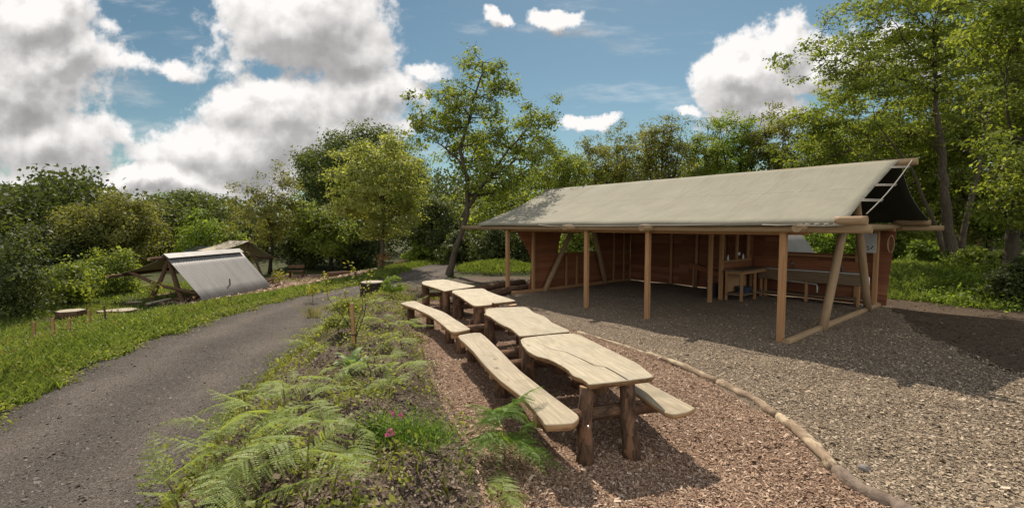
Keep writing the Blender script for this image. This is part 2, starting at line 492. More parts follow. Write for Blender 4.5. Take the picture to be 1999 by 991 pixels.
    dash = s.math('GREATER_THAN', s.noise(s.mapv(uv, (3.2, .02, 1)), 1.0, 3, .6), .47)
    col = s.mix(s.math('MULTIPLY', near, dash), col, (.16, .15, .115))
    sx = s.math('LESS_THAN', s.math('ABSOLUTE', s.math('SUBTRACT', s.math('FRACT', s.math('DIVIDE', sp.outputs['X'], 2.35)), .5)), .003)
    col = s.mix(s.math('MULTIPLY', sx, .8), col, (.16, .15, .11))
    geo = s.n('ShaderNodeNewGeometry')
    wr = s.noise(s.mapv(uv, (1.0, .35, 1)), 2.2, 3, .5, .6)
    cre = s.noise(s.mapv(uv, (2.6, .5, 1)), 1.7, 6, .6, 1.4)
    wm = s.noise(s.mapv(uv, (1.3, .30, 1)), 1.4, 6, .7, .4)
    col = s.mix(s.ramp(wm, [(.5, (0, 0, 0)), (.75, (.42, .42, .42))]), col, (.19, .18, .135))
    hh = s.math('ADD', s.math('ADD', s.math('MULTIPLY', f2, .03), wr), s.math('MULTIPLY', cre, .7))
    s.principled(col, .85, s.bump(hh, .55, .045), spec=.15)
    MATS['canvas'] = s.m
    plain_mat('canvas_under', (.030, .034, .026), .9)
    plain_mat('canvas_cream', (.42, .36, .26), .9)
    # corrugated sheet
    s = NT('corrugated'); uv = s.coords('UV')
    f = s.noise(s.mapv(uv, (2.5, .8, 1)), 1.0, 6, .65)
    col = s.ramp(f, [(.3, (.225, .212, .20)), (.7, (.31, .293, .277))])
    sp = s.n('ShaderNodeSeparateXYZ'); s.l(uv, sp.inputs[0])
    lap = s.math('LESS_THAN', s.math('ABSOLUTE', s.math('SUBTRACT', s.math('FRACT', s.math('DIVIDE', sp.outputs['X'], .84)), .5)), .013)
    col = s.mix(s.math('MULTIPLY', lap, .75), col, (.13, .125, .12))
    s.principled(col, .55, None, .15, .4)
    MATS['corrugated'] = s.m
    plain_mat('blue_roof', (.16, .17, .20), .6)


make_materials()


# ------------------------------------------------------------------ mesh helpers
class MB:
    def __init__(s): s.v = []; s.f = []; s.uv = []; s.mi = []

    def face(s, idx, uv=None, mi=0):
        s.f.append(tuple(idx)); s.mi.append(mi)
        s.uv.append(uv if uv else [(0, 0)] * len(idx))

    def box(s, c, size, rot=None, mi=0):
        c = Vector(c); h = Vector(size) / 2; b = len(s.v)
        pts = [Vector((x * h.x, y * h.y, z * h.z)) for x in (-1, 1) for y in (-1, 1) for z in (-1, 1)]
        for p in pts: s.v.append(tuple(c + (rot @ p if rot else p)))
        ax = max(range(3), key=lambda i: size[i]); o = random.random() * 5
        for q in ((0, 1, 3, 2), (4, 6, 7, 5), (0, 4, 5, 1), (2, 3, 7, 6), (0, 2, 6, 4), (1, 5, 7, 3)):
            uv = []
            for i in q:
                p = pts[i]; oth = [p[k] for k in range(3) if k != ax]
                uv.append((p[ax] + o, oth[0] + oth[1] * .9 + o))
            s.face([b + i for i in q], uv, mi)

    def beam(s, p0, p1, w, h, mi=0, up=(0, 0, 1)):
        p0, p1 = Vector(p0), Vector(p1); d = p1 - p0; L = d.length; d.normalize()
        upv = Vector(up)
        if abs(d.dot(upv)) > .98: upv = Vector((0, 1, 0))
        y = upv.cross(d).normalized(); z = d.cross(y)
        s.box((p0 + p1) / 2, (L, w, h), Matrix((d, y, z)).transposed(), mi)

    def tube(s, pts, rad, n=8, jit=0.0, cap=True, mi=0, capmi=None):
        pts = [Vector(p) for p in pts]; m = len(pts)
        if isinstance(rad, (int, float)): rad = [rad] * m
        tan = []
        for i in range(m):
            t = (pts[min(i + 1, m - 1)] - pts[max(i - 1, 0)])
            tan.append(t.normalized() if t.length > 1e-9 else Vector((0, 0, 1)))
        ref = Vector((1, 0, 0)) if abs(tan[0].x) < .9 else Vector((0, 1, 0))
        x = tan[0].cross(ref).normalized(); b = len(s.v); L = 0; ls = []; o = random.random() * 7
        ph = [random.random() * 6.28 for _ in range(3)]
        for i in range(m):
            if i: L += (pts[i] - pts[i - 1]).length
            ls.append(L)
            x = (x - tan[i] * x.dot(tan[i])).normalized(); y = tan[i].cross(x)
            for k in range(n):
                a = 2 * PI * k / n
                r = rad[i] * (1 + jit * (math.sin(2 * a + ph[0] + L * 3) * .6 + math.sin(3 * a + ph[1] - L * 5) * .4 + random.uniform(-.4, .4)))
                s.v.append(tuple(pts[i] + x * (math.cos(a) * r) + y * (math.sin(a) * r)))
        for i in range(m - 1):
            for k in range(n):
                k2 = (k + 1) % n
                c = 2 * PI * max(rad[i], .01)
                s.face([b + i * n + k, b + i * n + k2, b + (i + 1) * n + k2, b + (i + 1) * n + k],
                       [(ls[i] + o, k / n * c), (ls[i] + o, (k + 1) / n * c), (ls[i + 1] + o, (k + 1) / n * c), (ls[i + 1] + o, k / n * c)], mi)
        if cap:
            cm = mi if capmi is None else capmi
            for i, rev in ((0, True), (m - 1, False)):
                q = [b + i * n + k for k in range(n)]
                uv = [(math.cos(2 * PI * k / n) * rad[i] + o, math.sin(2 * PI * k / n) * rad[i]) for k in range(n)]
                if rev: q.reverse(); uv.reverse()
                s.face(q, uv, cm)

    def slab(s, outline, z0, z1, edge=.012, mi_top=0, mi_edge=1, uvscale=1.0, lift=None):
        """plank or slab with a rounded arris; outline is a list of (x, y), counter clockwise"""
        n = len(outline); b = len(s.v); o = random.random() * 5
        pts = [Vector((p[0], p[1], 0)) for p in outline]
        nor = []
        for i in range(n):
            e = (pts[(i + 1) % n] - pts[i - 1]).normalized(); nor.append(Vector((e.y, -e.x, 0)))
        zz = lambda p: (lift(p.x, p.y) if lift else 0)
        rings = [(z0, edge * 1.6), (z0 + (z1 - z0) * .45, 0), (z1 - edge * .7, edge * .15), (z1, edge)]
        for z, inn in rings:
            for p, nn in zip(pts, nor):
                q = p - nn * inn
                s.v.append((q.x, q.y, z + zz(q)))
        per = 0
        for i in range(n):
            j = (i + 1) % n; l = (pts[j] - pts[i]).length
            for r in range(3):
                s.face([b + r * n + i, b + r * n + j, b + (r + 1) * n + j, b + (r + 1) * n + i],
                       [(per, rings[r][0]), (per + l, rings[r][0]), (per + l, rings[r + 1][0]), (per, rings[r + 1][0])], mi_edge if r < 2 else mi_top)
            per += l
        s.face([b + 3 * n + i for i in range(n)], [(pts[i].x + o, pts[i].y + o) for i in range(n)], mi_top)
        s.face([b + i for i in reversed(range(n))], [(pts[i].x, pts[i].y) for i in reversed(range(n))], mi_edge)

    def build(s, name, mats, parent=None, smooth=False, bevel=0, solid=0):
        me = bpy.data.meshes.new(name)
        me.from_pydata([tuple(v) for v in s.v], [], s.f)
        if isinstance(mats, str): mats = [mats]
        for m in mats: me.materials.append(MATS[m])
        me.polygons.foreach_set('material_index', s.mi)
        ul = me.uv_layers.new(name='UVMap')
        ul.data.foreach_set('uv', [c for f in s.uv for p in f for c in p])
        if smooth: me.polygons.foreach_set('use_smooth', [True] * len(me.polygons))
        me.update()
        return link(name, me, parent, bevel, solid)


def link(name, me, parent=None, bevel=0, solid=0):
    o = bpy.data.objects.new(name, me); COL.objects.link(o)
    if parent: o.parent = parent
    if bevel:
        b = o.modifiers.new('bevel', 'BEVEL'); b.width = bevel; b.segments = 2; b.limit_method = 'ANGLE'
    if solid:
        b = o.modifiers.new('solid', 'SOLIDIFY'); b.thickness = solid; b.offset = 0
    return o


def tag(o, label, cat, group=None, kind=None):
    if label: o['label'] = label
    if cat: o['category'] = cat
    if group: o['group'] = group
    if kind: o['kind'] = kind
    return o


def thing(name, label, cat, loc=(0, 0, 0), rz=0.0, group=None):
    o = bpy.data.objects.new(name, None); COL.objects.link(o)
    o.empty_display_size = .2
    o.location = loc; o.rotation_euler = (0, 0, rz)
    return tag(o, label, cat, group)


def quad_cloud(name, C, Nrm, T, Lx, Wy, tint, mat, shape='leaf', parent=None, bend=None):
    """many small faces in one mesh: C centres, Nrm normals, T tangents, Lx lengths, Wy widths"""
    n = len(C)
    me = bpy.data.meshes.new(name)
    T = T - Nrm * np.sum(T * Nrm, 1, keepdims=True)
    T /= np.linalg.norm(T, axis=1, keepdims=True) + 1e-9
    B = np.cross(Nrm, T)
    Lx = np.asarray(Lx)[:, None] * np.ones((n, 1)); Wy = np.asarray(Wy)[:, None] * np.ones((n, 1))
    if shape == 'leaf':
        k = 4; V = np.stack([C - T * Lx * .5, C + B * Wy * .5 - T * Lx * .06 + Nrm * Lx * .06, C + T * Lx * .5, C - B * Wy * .5 - T * Lx * .06 + Nrm * Lx * .06], 1)
    elif shape == 'rect':
        k = 4; j = rng.uniform(.6, 1.1, (n, 4, 1))
        V = np.stack([C - T * Lx * .5 * j[:, 0] - B * Wy * .5, C - T * Lx * .5 * j[:, 1] + B * Wy * .5, C + T * Lx * .5 * j[:, 2] + B * Wy * .5 * j[:, 1], C + T * Lx * .5 * j[:, 3] - B * Wy * .5 * j[:, 0]], 1)
    elif shape == 'blade':     # C is the root, T the growing direction, bend pushes the tip over
        k = 5
        mid = C + T * Lx * .55 + bend * Lx * .12
        tip = C + T * Lx * .92 + bend * Lx * .45
        V = np.stack([C - B * Wy * .5, C + B * Wy * .5, mid + B * Wy * .42, tip, mid - B * Wy * .42], 1)
    me.vertices.add(n * k); me.vertices.foreach_set('co', V.reshape(-1).astype(np.float32))
    me.loops.add(n * k); me.loops.foreach_set('vertex_index', np.arange(n * k, dtype=np.int32))
    me.polygons.add(n)
    me.polygons.foreach_set('loop_start', np.arange(0, n * k, k, dtype=np.int32))
    me.polygons.foreach_set('loop_total', np.full(n, k, dtype=np.int32))
    a = me.attributes.new('tint', 'FLOAT', 'POINT')
    a.data.foreach_set('value', np.repeat(np.clip(tint, 0, 1), k).astype(np.float32))
    me.materials.append(MATS[mat])
    me.update(calc_edges=True); me.validate()
    return link(name, me, parent)


def nrm_clip(r, sd, shape, lim=1.7):
    return np.clip(r.normal(0, 1, shape), -lim, lim) * sd


def unit(a): return a / (np.linalg.norm(a, axis=-1, keepdims=True) + 1e-9)


# ------------------------------------------------------------------ land
def wob(y, k, amp): return amp * (np.sin(y * 2.3 + k) + .6 * np.sin(y * 5.9 + 2 * k) + .4 * np.sin(y * 13.7 + 3 * k))


def grid_mesh(name, X, Y, Z, mat):
    r, c = X.shape; me = bpy.data.meshes.new(name)
    V = np.stack([X, Y, Z], -1).reshape(-1, 3)
    idx = np.arange(r * c).reshape(r, c)
    F = np.stack([idx[:-1, :-1], idx[:-1, 1:], idx[1:, 1:], idx[1:, :-1]], -1).reshape(-1, 4)
    me.vertices.add(len(V)); me.vertices.foreach_set('co', V.reshape(-1).astype(np.float32))
    me.loops.add(len(F) * 4); me.loops.foreach_set('vertex_index', F.reshape(-1).astype(np.int32))
    me.polygons.add(len(F))
    me.polygons.foreach_set('loop_start', np.arange(0, len(F) * 4, 4, dtype=np.int32))
    me.polygons.foreach_set('loop_total', np.full(len(F), 4, dtype=np.int32))
    ul = me.uv_layers.new(name='UVMap')
    cf = np.linspace(0, 1, c)[None, :] * np.ones((r, 1)); uv = np.stack([cf, Y], -1).reshape(-1, 2)
    ul.data.foreach_set('uv', uv[F.reshape(-1)].reshape(-1).astype(np.float32))
    me.materials.append(MATS[mat]); me.update(calc_edges=True); me.validate()
    me.polygons.foreach_set('use_smooth', [True] * len(me.polygons))
    o = link(name, me); o['kind'] = 'structure'
    return o


def strip(name, y0, y1, left, right, mat, dz, ny, nx, wl=.05, wr=.05, k=1.0):
    ys = np.linspace(y0, y1, ny); f = np.linspace(0, 1, nx)
    l = left(ys) + wob(ys, k, wl); r = right(ys) + wob(ys, k + 2, wr)
    X = l[:, None] + (r - l)[:, None] * f[None]; Y = np.repeat(ys[:, None], nx, 1)
    Z = hz(X, Y) + dz
    e = np.minimum(f, 1 - f); Z -= (.05 * (e < 1e-6))[None]
    return grid_mesh(name, X, Y, Z, mat)


def build_land():
    xs = np.concatenate([[-420, -250, -150, -90, -60, -45], np.arange(-34, 24, .2), [25, 28, 33, 45, 60, 90, 150, 250, 420]])
    ys = np.concatenate([[-40, -15, -6], np.arange(-3, 40, .2), [42, 46, 55, 70, 100, 160, 260, 500]])
    X, Y = np.meshgrid(xs, ys); Z = hz(X, Y)
    inside = (X > XL(Y) + .25) & (X < XG(Y) + 2.5) & (Y < 27)
    Z = Z - .07 * inside
    grid_mesh('ground', X, Y, Z, 'm_ground')
    strip('bank_soil', -2.5, 19, lambda y: XR(y) - .12, lambda y: XB(y) + .25, 'm_soil', .0, 220, 40, .06, .06, .4)
    strip('path', -2.5, 31, lambda y: XL(y), lambda y: XR(y), 'm_path', .010, 330, 46, .05, .05, 1.1)
    strip('woodchip_bed', -2.5, 15.4, lambda y: XB(y), lambda y: XE(y) + .02, 'm_chip', .016, 190, 44, .05, .0, 2.0)
    strip('gravel_yard', -2.5, 20.5, lambda y: XE(y) - .02, lambda y: XG(y), 'm_yard', .010, 230, 60, .0, .10, 3.0)
    strip('soil_verge', -2.5, 16.5, lambda y: XG(y) - .15, lambda y: np.interp(y, [-3, 8, 12, 14, 16.5], [14, 14, 14.5, 15.5, 13]), 'm_forest', .003, 130, 40, .0, .2, 5.0)
    strip('woodchip_clearing', 20.5, 33, lambda y: XL(y) - np.interp(y, [20.5, 23, 33], [5.5, 12, 12]), lambda y: XL(y) - np.interp(y, [20, 25, 28.6], [1.9, 1.6, .6]), 'm_chip', .03, 70, 60, .2, .12, 6.0)
    strip('yard_edge', 15, 21.5, lambda y: XB(np.minimum(y, 17)) + .8 + 0 * y, lambda y: XE(y) + np.interp(y, [15, 21], [.2, -.2]), 'm_soil', .004, 60, 30, .1, .02, 7.0)


build_land()


def scatter(name, n, y0, y1, left, right, size, mat, dz=.012, tilt=.35, aspect=(.3, .6), power=1.6, tintpow=1.0, keep=None, spread=.45):
    # density falls with distance as 1/y^power
    u = rng.random(n); a = 1 - power
    y = (y0 ** a + u * (y1 ** a - y0 ** a)) ** (1 / a)
    l, r = left(y), right(y); x = l + (r - l) * rng.random(n)
    vis = (np.abs(x) < 1.25 * y + .6)
    if keep is not None: vis &= keep(x, y)
    x, y = x[vis], y[vis]; n = len(x)
    nr = unit(np.stack([rng.normal(0, tilt, n), rng.normal(0, tilt, n), np.ones(n)], 1))
    t = unit(rng.normal(0, 1, (n, 3)))
    L = size * np.exp(rng.normal(0, spread, n))
    C = np.stack([x, y, hz(x, y) + dz + L * rng.uniform(0, .35, n)], 1)
    o = quad_cloud(name, C, nr, t, L, L * rng.uniform(aspect[0], aspect[1], n), rng.beta(2, 2, n) ** tintpow, mat, 'rect')
    o['kind'] = 'stuff'
    return o


tag(scatter('woodchips', 220000, 3.0, 15.2, lambda y: XB(y) - .1, lambda y: XE(y) - .04,   .0205, 'chips', .013, .38, (.2, .45)), 'loose reddish brown wood chips strewn under the tables', 'wood chips')
tag(scatter('gravel', 260000, 3.4, 18, lambda y: XE(y) + .06, lambda y: XG(y), .0165, 'shards', .009, .32, (.3, .75), spread=.45), 'pale brown slate gravel spread over the yard and shelter floor', 'gravel')
tag(scatter('path_grit', 90000, 2.6, 20, lambda y: XL(y) + .05, lambda y: XR(y), .0105, 'grit', .006, .3, (.5, 1.0)), 'dark grey loose grit on the curving track', 'grit')
tag(scatter('soil_crumbs', 60000, 1.3, 16, lambda y: XR(y) - .1, lambda y: XB(y) + .2, .020, 'crumbs', .007, .5, (.4, .9)), 'dry brown soil crumbs and bark bits on the planted bank', 'soil crumbs')
tag(scatter('leaf_litter', 9000, 6, 16, lambda y: XG(y) - .2, lambda y: XG(y) + 4, .026, 'litter', .006, .3, (.4, .8)), 'dead leaves and twigs on the shaded soil beside the shelter', 'leaf litter')
tag(scatter('clearing_chips', 12000, 20, 33, lambda y: XL(y) - 10, lambda y: XL(y) - 1.7, .08, 'chips', .03, .3, (.3, .6)), 'pinkish wood chips covering the clearing beyond the track', 'wood chips')


# ------------------------------------------------------------------ trees
def bez(a, b, c, n):
    t = np.linspace(0, 1, n)[:, None]
    return (1 - t) ** 2 * a + 2 * t * (1 - t) * b + t * t * c


def make_tree(name, label, base, crowns, trunk, trunk_r, leaf='leaf_mid', bark='bark_grey', n_limb=9, n_cl=90, per=70, size=.15, crad=.6,
              cat='tree', seed=1, group=None, stems=None, hollow=.45, flat=.65, twigs=True, lump=.35, sky=0.0):
    """crowns: list of (x, y, z, rx, ry, rz) from the base; trunk: list of points from the base"""
    r = np.random.default_rng(seed); random.seed(seed)
    base = Vector(base); per = int(per * 1.45); size *= .86
    root = thing(name, label, cat, base, 0, group)
    tr = MB(); sk = []
    for st, r0 in [(trunk, trunk_r)] + (stems or []):
        st = np.array(st, float)
        tt = np.linspace(0, len(st) - 1, 4 * len(st))
        pts = np.stack([np.interp(tt, np.arange(len(st)), st[:, k]) for k in range(3)], 1)
        hh = st[-1][2]
        pts[1:, :2] += np.cumsum(r.normal(0, .012 * hh ** .7, (len(pts) - 1, 2)), 0) * .6
        f = np.linspace(0, 1, len(pts)); rad = r0 * (1 - .82 * f) + r0 * .55 * np.exp(-f * 22)
        pts[0, 2] -= .15
        tr.tube(pts, list(rad), 9, .10)
        sk.append(np.concatenate([pts, rad[:, None]], 1)[len(pts) // 3:])
    vol = np.array([c[3] * c[4] * c[5] for c in crowns]) ** .8; vol /= vol.sum()
    ci = r.choice(len(crowns), n_cl, p=vol)
    cr = np.array(crowns, float)[ci]
    d = unit(r.normal(0, 1, (n_cl, 3)))
    ph = r.random(6) * 6.28
    lum = 1 + lump * (np.sin(d[:, 0] * 4 + ph[0]) * np.sin(d[:, 1] * 4 + ph[1]) + .6 * np.sin(d[:, 2] * 6 + d[:, 0] * 3 + ph[2]))
    rad = (hollow + (1 - hollow) * r.random(n_cl) ** .55)
    cl = cr[:, :3] + d * cr[:, 3:] * (rad * lum)[:, None]
    cl[:, 2] = np.maximum(cl[:, 2], .25)
    # limbs
    S = np.concatenate(sk)
    for k in range(n_limb):
        i = r.integers(n_cl); tgt = cl[i]
        c = crowns[ci[i]]
        tgt = tgt * .8 + np.array(c[:3]) * .2
        hd = np.linalg.norm(S[:, :2] - tgt[:2], axis=1)
        want = tgt[2] - .75 * hd.min() - .3
        j = np.argmin(np.abs(S[:, 2] - max(want, S[:, 2].min())) + .3 * hd)
        a = S[j, :3]; ctrl = a * .45 + tgt * .55 + np.array([0, 0, -.12 * np.linalg.norm(tgt - a)]) + r.normal(0, .1, 3) * np.linalg.norm(tgt - a)
        p = bez(a, ctrl, tgt, 9); p[1:-1] += r.normal(0, .025, (7, 3)) * np.linalg.norm(tgt - a)
        r0 = min(S[j, 3] * .75, .03 + .022 * np.linalg.norm(tgt - a)); rr = r0 * (1 - .8 * np.linspace(0, 1, 9))
        tr.tube(p, list(rr), 6, .08)
        sk.append(np.concatenate([p, rr[:, None]], 1))
    S = np.concatenate(sk)
    C = []; tint = []; outw = []
    for i in range(n_cl):
        q = cl[i]; dd = np.linalg.norm(S[:, :3] - q, axis=1) + .5 * np.maximum(S[:, 2] - q[2], 0)
        j = np.argmin(dd); a = S[j, :3]
        if twigs:
            m = (a + q) / 2 + r.normal(0, .12, 3) * dd[j]
            p = bez(a, m, q, 5); tr.tube(p, list(np.linspace(min(S[j, 3] * .7, .035), .006, 5)), 4, 0, cap=False)
            for _ in range(3):
                e = q + r.normal(0, crad * .7, 3) * np.array([1, 1, flat])
                tr.tube([p[3], (p[3] + e) / 2 + r.normal(0, .04, 3), e], [.012, .009, .004], 3, 0, cap=False)
        m = int(per * r.uniform(.45, 1.5))
        sub = q + nrm_clip(r, crad * .55, (max(3, m // 12), 3), 1.6) * np.array([1, 1, flat])
        pos = sub[r.integers(len(sub), size=m)] + nrm_clip(r, crad * .33, (m, 3)) * np.array([1, 1, flat])
        C.append(pos); tint.append(np.clip(r.normal(r.uniform(.25, .75), .17, m), 0, 1))
        outw.append(unit((pos - q) / crad * .9 + unit(q - np.array(crowns[ci[i]][:3])) * .7))
    C = np.concatenate(C); tint = np.concatenate(tint); outw = np.concatenate(outw)
    g0 = hz(C[:, 0] + base.x, C[:, 1] + base.y) - base.z
    C[:, 2] = np.maximum(C[:, 2], g0 + .04)
    n = len(C)
    nr = unit(r.normal(0, .75, (n, 3)) + outw * .8 + np.array([0, 0, .6]))
    t = unit(r.normal(0, 1, (n, 3)) + outw * .4 - np.array([0, 0, .4]))
    L = size * np.exp(r.normal(0, .28, n))
    quad_cloud('crown', C, nr, t, L, L * r.uniform(.45, .8, n), tint, leaf, 'leaf', root)
    tr.build('trunk', bark, root, smooth=True)
    return root


def ptree(name, label, u, v, d, top, uw, leaf, trunk_r=.15, crown_low=None, **kw):
    """a tree at distance d: base pixel u (v only a hint), top pixel row, crown half width in pixels"""
    b = atd(u, v, d); b.z = gz(b.x, b.y)
    h = atd(u, top, d).z - b.z; w = uw / FPX * d
    lo = (atd(u, crown_low, d).z - b.z) if crown_low else h * .3
    cz = (h + lo) / 2; rz = (h - lo) / 2
    crowns = kw.pop('crowns', None) or [(0, 0, cz, w * .92, w * .9, rz * .92)]
    trunk = kw.pop('trunk', None) or [(0, 0, 0), (.1, 0, h * .3), (-.05, .1, h * .6), (.05, 0, h * .86)]
    return make_tree(name, label, b, crowns, trunk, trunk_r, leaf, **kw)


def build_trees():
    G = 'trees round the clearing'
    # tall loose tree beside the track, in front of the shelter's end
    d = 22.5; b = atd(876, 545, d); b.z = gz(b.x, b.y)
    L = lambda u, v, dd=0: tuple(Vector((atd(u, v, d + dd))) - b + Vector((0, 0, 0)))
    def E(u, v, ru, rv, dd=0, ry=None):
        p = L(u, v, dd); k = d / FPX
        return (p[0], p[1], p[2], ru * k, (ry or ru * .9) * k, rv * k)
    make_tree('tree', 'tall loose tree with a leaning dark trunk beside the track and shelter', b,
              [E(945, 150, 58, 44), E(880, 215, 88, 46), E(985, 180, 38, 32), E(940, 270, 105, 62, .3), E(1045, 240, 62, 44, .6), E(835, 255, 50, 40), E(960, 350, 95, 55), E(1040, 310, 62, 50, .8)],
              [(0, 0, -.1), L(885, 490), L(905, 420), L(908, 340), L(897, 290), L(915, 230), L(928, 175), L(940, 125)], .15,
              'leaf_mid', 'bark_grey', n_limb=20, n_cl=250, per=66, size=.135, crad=.42, seed=11, group=G, hollow=.15, lump=.25,
              stems=[([L(905, 420), L(935, 370), L(985, 300), L(1035, 245)], .11), ([L(903, 320), L(865, 285), L(830, 265)], .06)])
    ptree('tree', 'rounded yellow green tree standing alone in the clearing', 742, 520, 26, 268, 100, 'leaf_lime', .16, crown_low=470, n_limb=18, n_cl=150, per=110, size=.15, crad=.5, seed=12, group=G, bark='bark_grey', hollow=.45,
          trunk=[(0, 0, 0), (.12, 0, 1.2), (.2, 0, 2.2), (.3, 0, 4.5)], lump=.14)
    ptree('tree', 'slender olive tree with a bare lower trunk beside the far lean-to', 527, 525, 34, 338, 72, 'leaf_olive', .13, crown_low=470, n_limb=12, n_cl=80, per=80, size=.16, crad=.55, seed=13, group=G, bark='bark_dark')
    ptree('tree', 'big dark domed oak behind the yellow green tree', 715, 500, 46, 250, 128, 'leaf_oak', .35, n_limb=8, n_cl=230, per=210, size=.22, crad=1.0, lump=.10, seed=14, group=G, bark='bark_dark', twigs=False)
    ptree('tree', 'dark broad oak at the left edge of the far woods', 75, 500, 50, 368, 125, 'leaf_oak', .35, n_cl=200, per=210, size=.22, crad=1.0, lump=.12, seed=15, group=G, bark='bark_dark', twigs=False)
    ptree('tree', 'brownish loose hawthorn in front of the dark oaks', 240, 515, 34, 382, 80, 'leaf_olive', .18, crown_low=505, n_cl=130, per=130, size=.18, crad=.7, seed=16, group=G, bark='bark_dark')
    ptree('tree', 'dark rounded tree between the hawthorn and the slender olive tree', 362, 500, 48, 372, 66, 'leaf_oak', .3, n_cl=130, per=200, size=.22, crad=.9, lump=.12, seed=17, group=G, bark='bark_dark', twigs=False)
    ptree('tree', 'dark low tree under the broad oak far left', 115, 530, 32, 435, 62, 'leaf_dark', .14, crown_low=530, n_cl=70, per=90, size=.2, crad=.65, seed=18, group=G, bark='bark_dark')
    ptree('tree', 'leafy dark green tree behind the slender olive tree', 645, 520, 36, 388, 72, 'leaf_mid', .16, crown_low=510, n_cl=100, per=90, size=.2, crad=.7, seed=19, group=G, bark='bark_dark')
    ptree('tree', 'dark tree filling the gap right of the yellow green tree', 845, 505, 34, 380, 68, 'leaf_dark', .16, crown_low=510, n_cl=90, per=90, size=.2, crad=.7, seed=20, group=G, bark='bark_dark')
    ptree('tree', 'shaded tree right behind the tall loose tree', 985, 520, 32, 345, 88, 'leaf_mid', .16, crown_low=500, n_cl=110, per=85, size=.19, crad=.7, seed=21, group=G, bark='bark_dark')
    # row behind the shelter
    for i, (u, d, top, uw, lf, sd, lab) in enumerate([
        (1095, 34, 285, 75, 'leaf_mid', 31, 'small tree over the left end of the canvas roof'),
        (1185, 36, 252, 70, 'leaf_olive', 32, 'thin tree behind the left part of the canvas roof'),
        (1290, 33, 216, 62, 'leaf_olive', 33, 'tree with many bare forked stems behind the middle of the roof'),
        (1370, 35, 222, 58, 'leaf_mid', 34, 'see-through tree just right of the many stemmed one'),
        (1440, 32, 205, 52, 'leaf_bright', 35, 'fresh green tree under the right hand cloud'),
        (1520, 30, 200, 68, 'leaf_olive', 36, 'thin olive tree at the left flank of the large overhanging tree')]):
        b = atd(u, 500, d); h = atd(u, top, d).z
        sp = .035 * d
        ptree('tree', lab, u, 500, d, top, uw, lf, .12, crown_low=395, n_limb=16, n_cl=95, per=80, size=.15, crad=.5, seed=sd, group=G, bark='bark_dark', hollow=.25, lump=.3,
              stems=[([(0, 0, .2), (-sp * .5, 0, h * .4), (-sp, .3, h * .8)], .09), ([(0, 0, .3), (sp * .6, .2, h * .4), (sp * 1.1, 0, h * .85)], .09), ([(.2, 0, .3), (.3, .5, h * .5), (.9, .4, h * .9)], .07)])
    # the big trees on the right
    d = 19; b = atd(1862, 520, d); b.z = gz(b.x, b.y)
    def E(u, v, ru, rv, dd=0, ry=None):
        p = Vector(atd(u, v, d + dd)) - b; k = d / FPX
        return (p.x, p.y, p.z, ru * k, (ry or ru * .8) * k, rv * k)
    L = lambda u, v, dd=0: tuple(Vector(atd(u, v, d + dd)) - b)
    make_tree('tree', 'large overhanging tree rising above the right end of the shelter', b,
              [E(1750, 60, 135, 62), E(1610, 110, 75, 34, .5), E(1575, 235, 70, 30, 2), E(1600, 300, 80, 34, 3), E(1960, 60, 120, 90, 1), E(1860, 120, 170, 90, 1), E(1690, 150, 120, 42, .5), E(1640, 245, 105, 40, 1.5), E(1740, 260, 130, 70, 2), E(1890, 270, 130, 80, 1.5), E(1800, -40, 160, 60)],
              [(0, 0, 0), L(1852, 400), L(1848, 300), L(1835, 200), L(1830, 60)], .21, 'leaf_mid', 'bark_grey', n_limb=26, n_cl=520, per=88, size=.125, crad=.48, flat=.42, seed=41, group=G, hollow=.1,
              stems=[([(.3, .2, .1), L(1900, 400), L(1930, 250), L(1950, 100)], .13), ([(-.2, .1, .1), L(1822, 430), L(1780, 330), L(1700, 240)], .10)])
    d = 15.5; b = atd(1965, 560, d); b.z = gz(b.x, b.y)
    make_tree('tree', 'dark tree cut off by the right edge of the picture', b,
              [E(1990, 30, 100, 80, -3), E(2040, 180, 120, 90, -2), E(1980, 330, 75, 60, -3), E(2080, 380, 110, 80, -2)],
              [(0, 0, 0), (.1, 0, 2.5), (.4, .1, 5), (.6, 0, 8)], .2, 'leaf_mid', 'bark_grey', n_limb=16, n_cl=180, per=90, size=.12, crad=.5, flat=.5, seed=42, group=G, hollow=.2)
    for i, (u, d, top, uw, lf, sd, lab) in enumerate([
        (1750, 25, 70, 150, 'leaf_mid', 48, 'tall leafy tree behind the large overhanging tree'),
        (1930, 24, 20, 120, 'leaf_olive', 49, 'tall tree between the overhanging tree and the right edge'),
        (1610, 27, 190, 70, 'leaf_bright', 50, 'fresh leafy tree left of the overhanging tree, above the roof'),
        (1905, 24, 330, 75, 'leaf_mid', 43, 'young leafy tree behind the large trunks on the right'),
        (1985, 22, 360, 60, 'leaf_bright', 44, 'low bright tree at the far right among the trunks'),
        (1800, 27, 300, 62, 'leaf_mid', 45, 'thicket tree seen right behind the shelter gable'),
        (1690, 30, 250, 80, 'leaf_olive', 46, 'olive tree rising behind the roof near its right end'),
        (1620, 29, 275, 60, 'leaf_mid', 47, 'leafy tree behind the roof between two olive trees')]):
        ptree('tree', lab, u, 500, d, top, uw, lf, .11, crown_low=470, n_limb=12, n_cl=80 if uw < 100 else 230, per=75, size=.16, crad=.55, seed=sd, group=G, bark='bark_grey', hollow=.2)
    # far wood all round, one mass
    n = 0; C = []; tint = []
    r = np.random.default_rng(5)
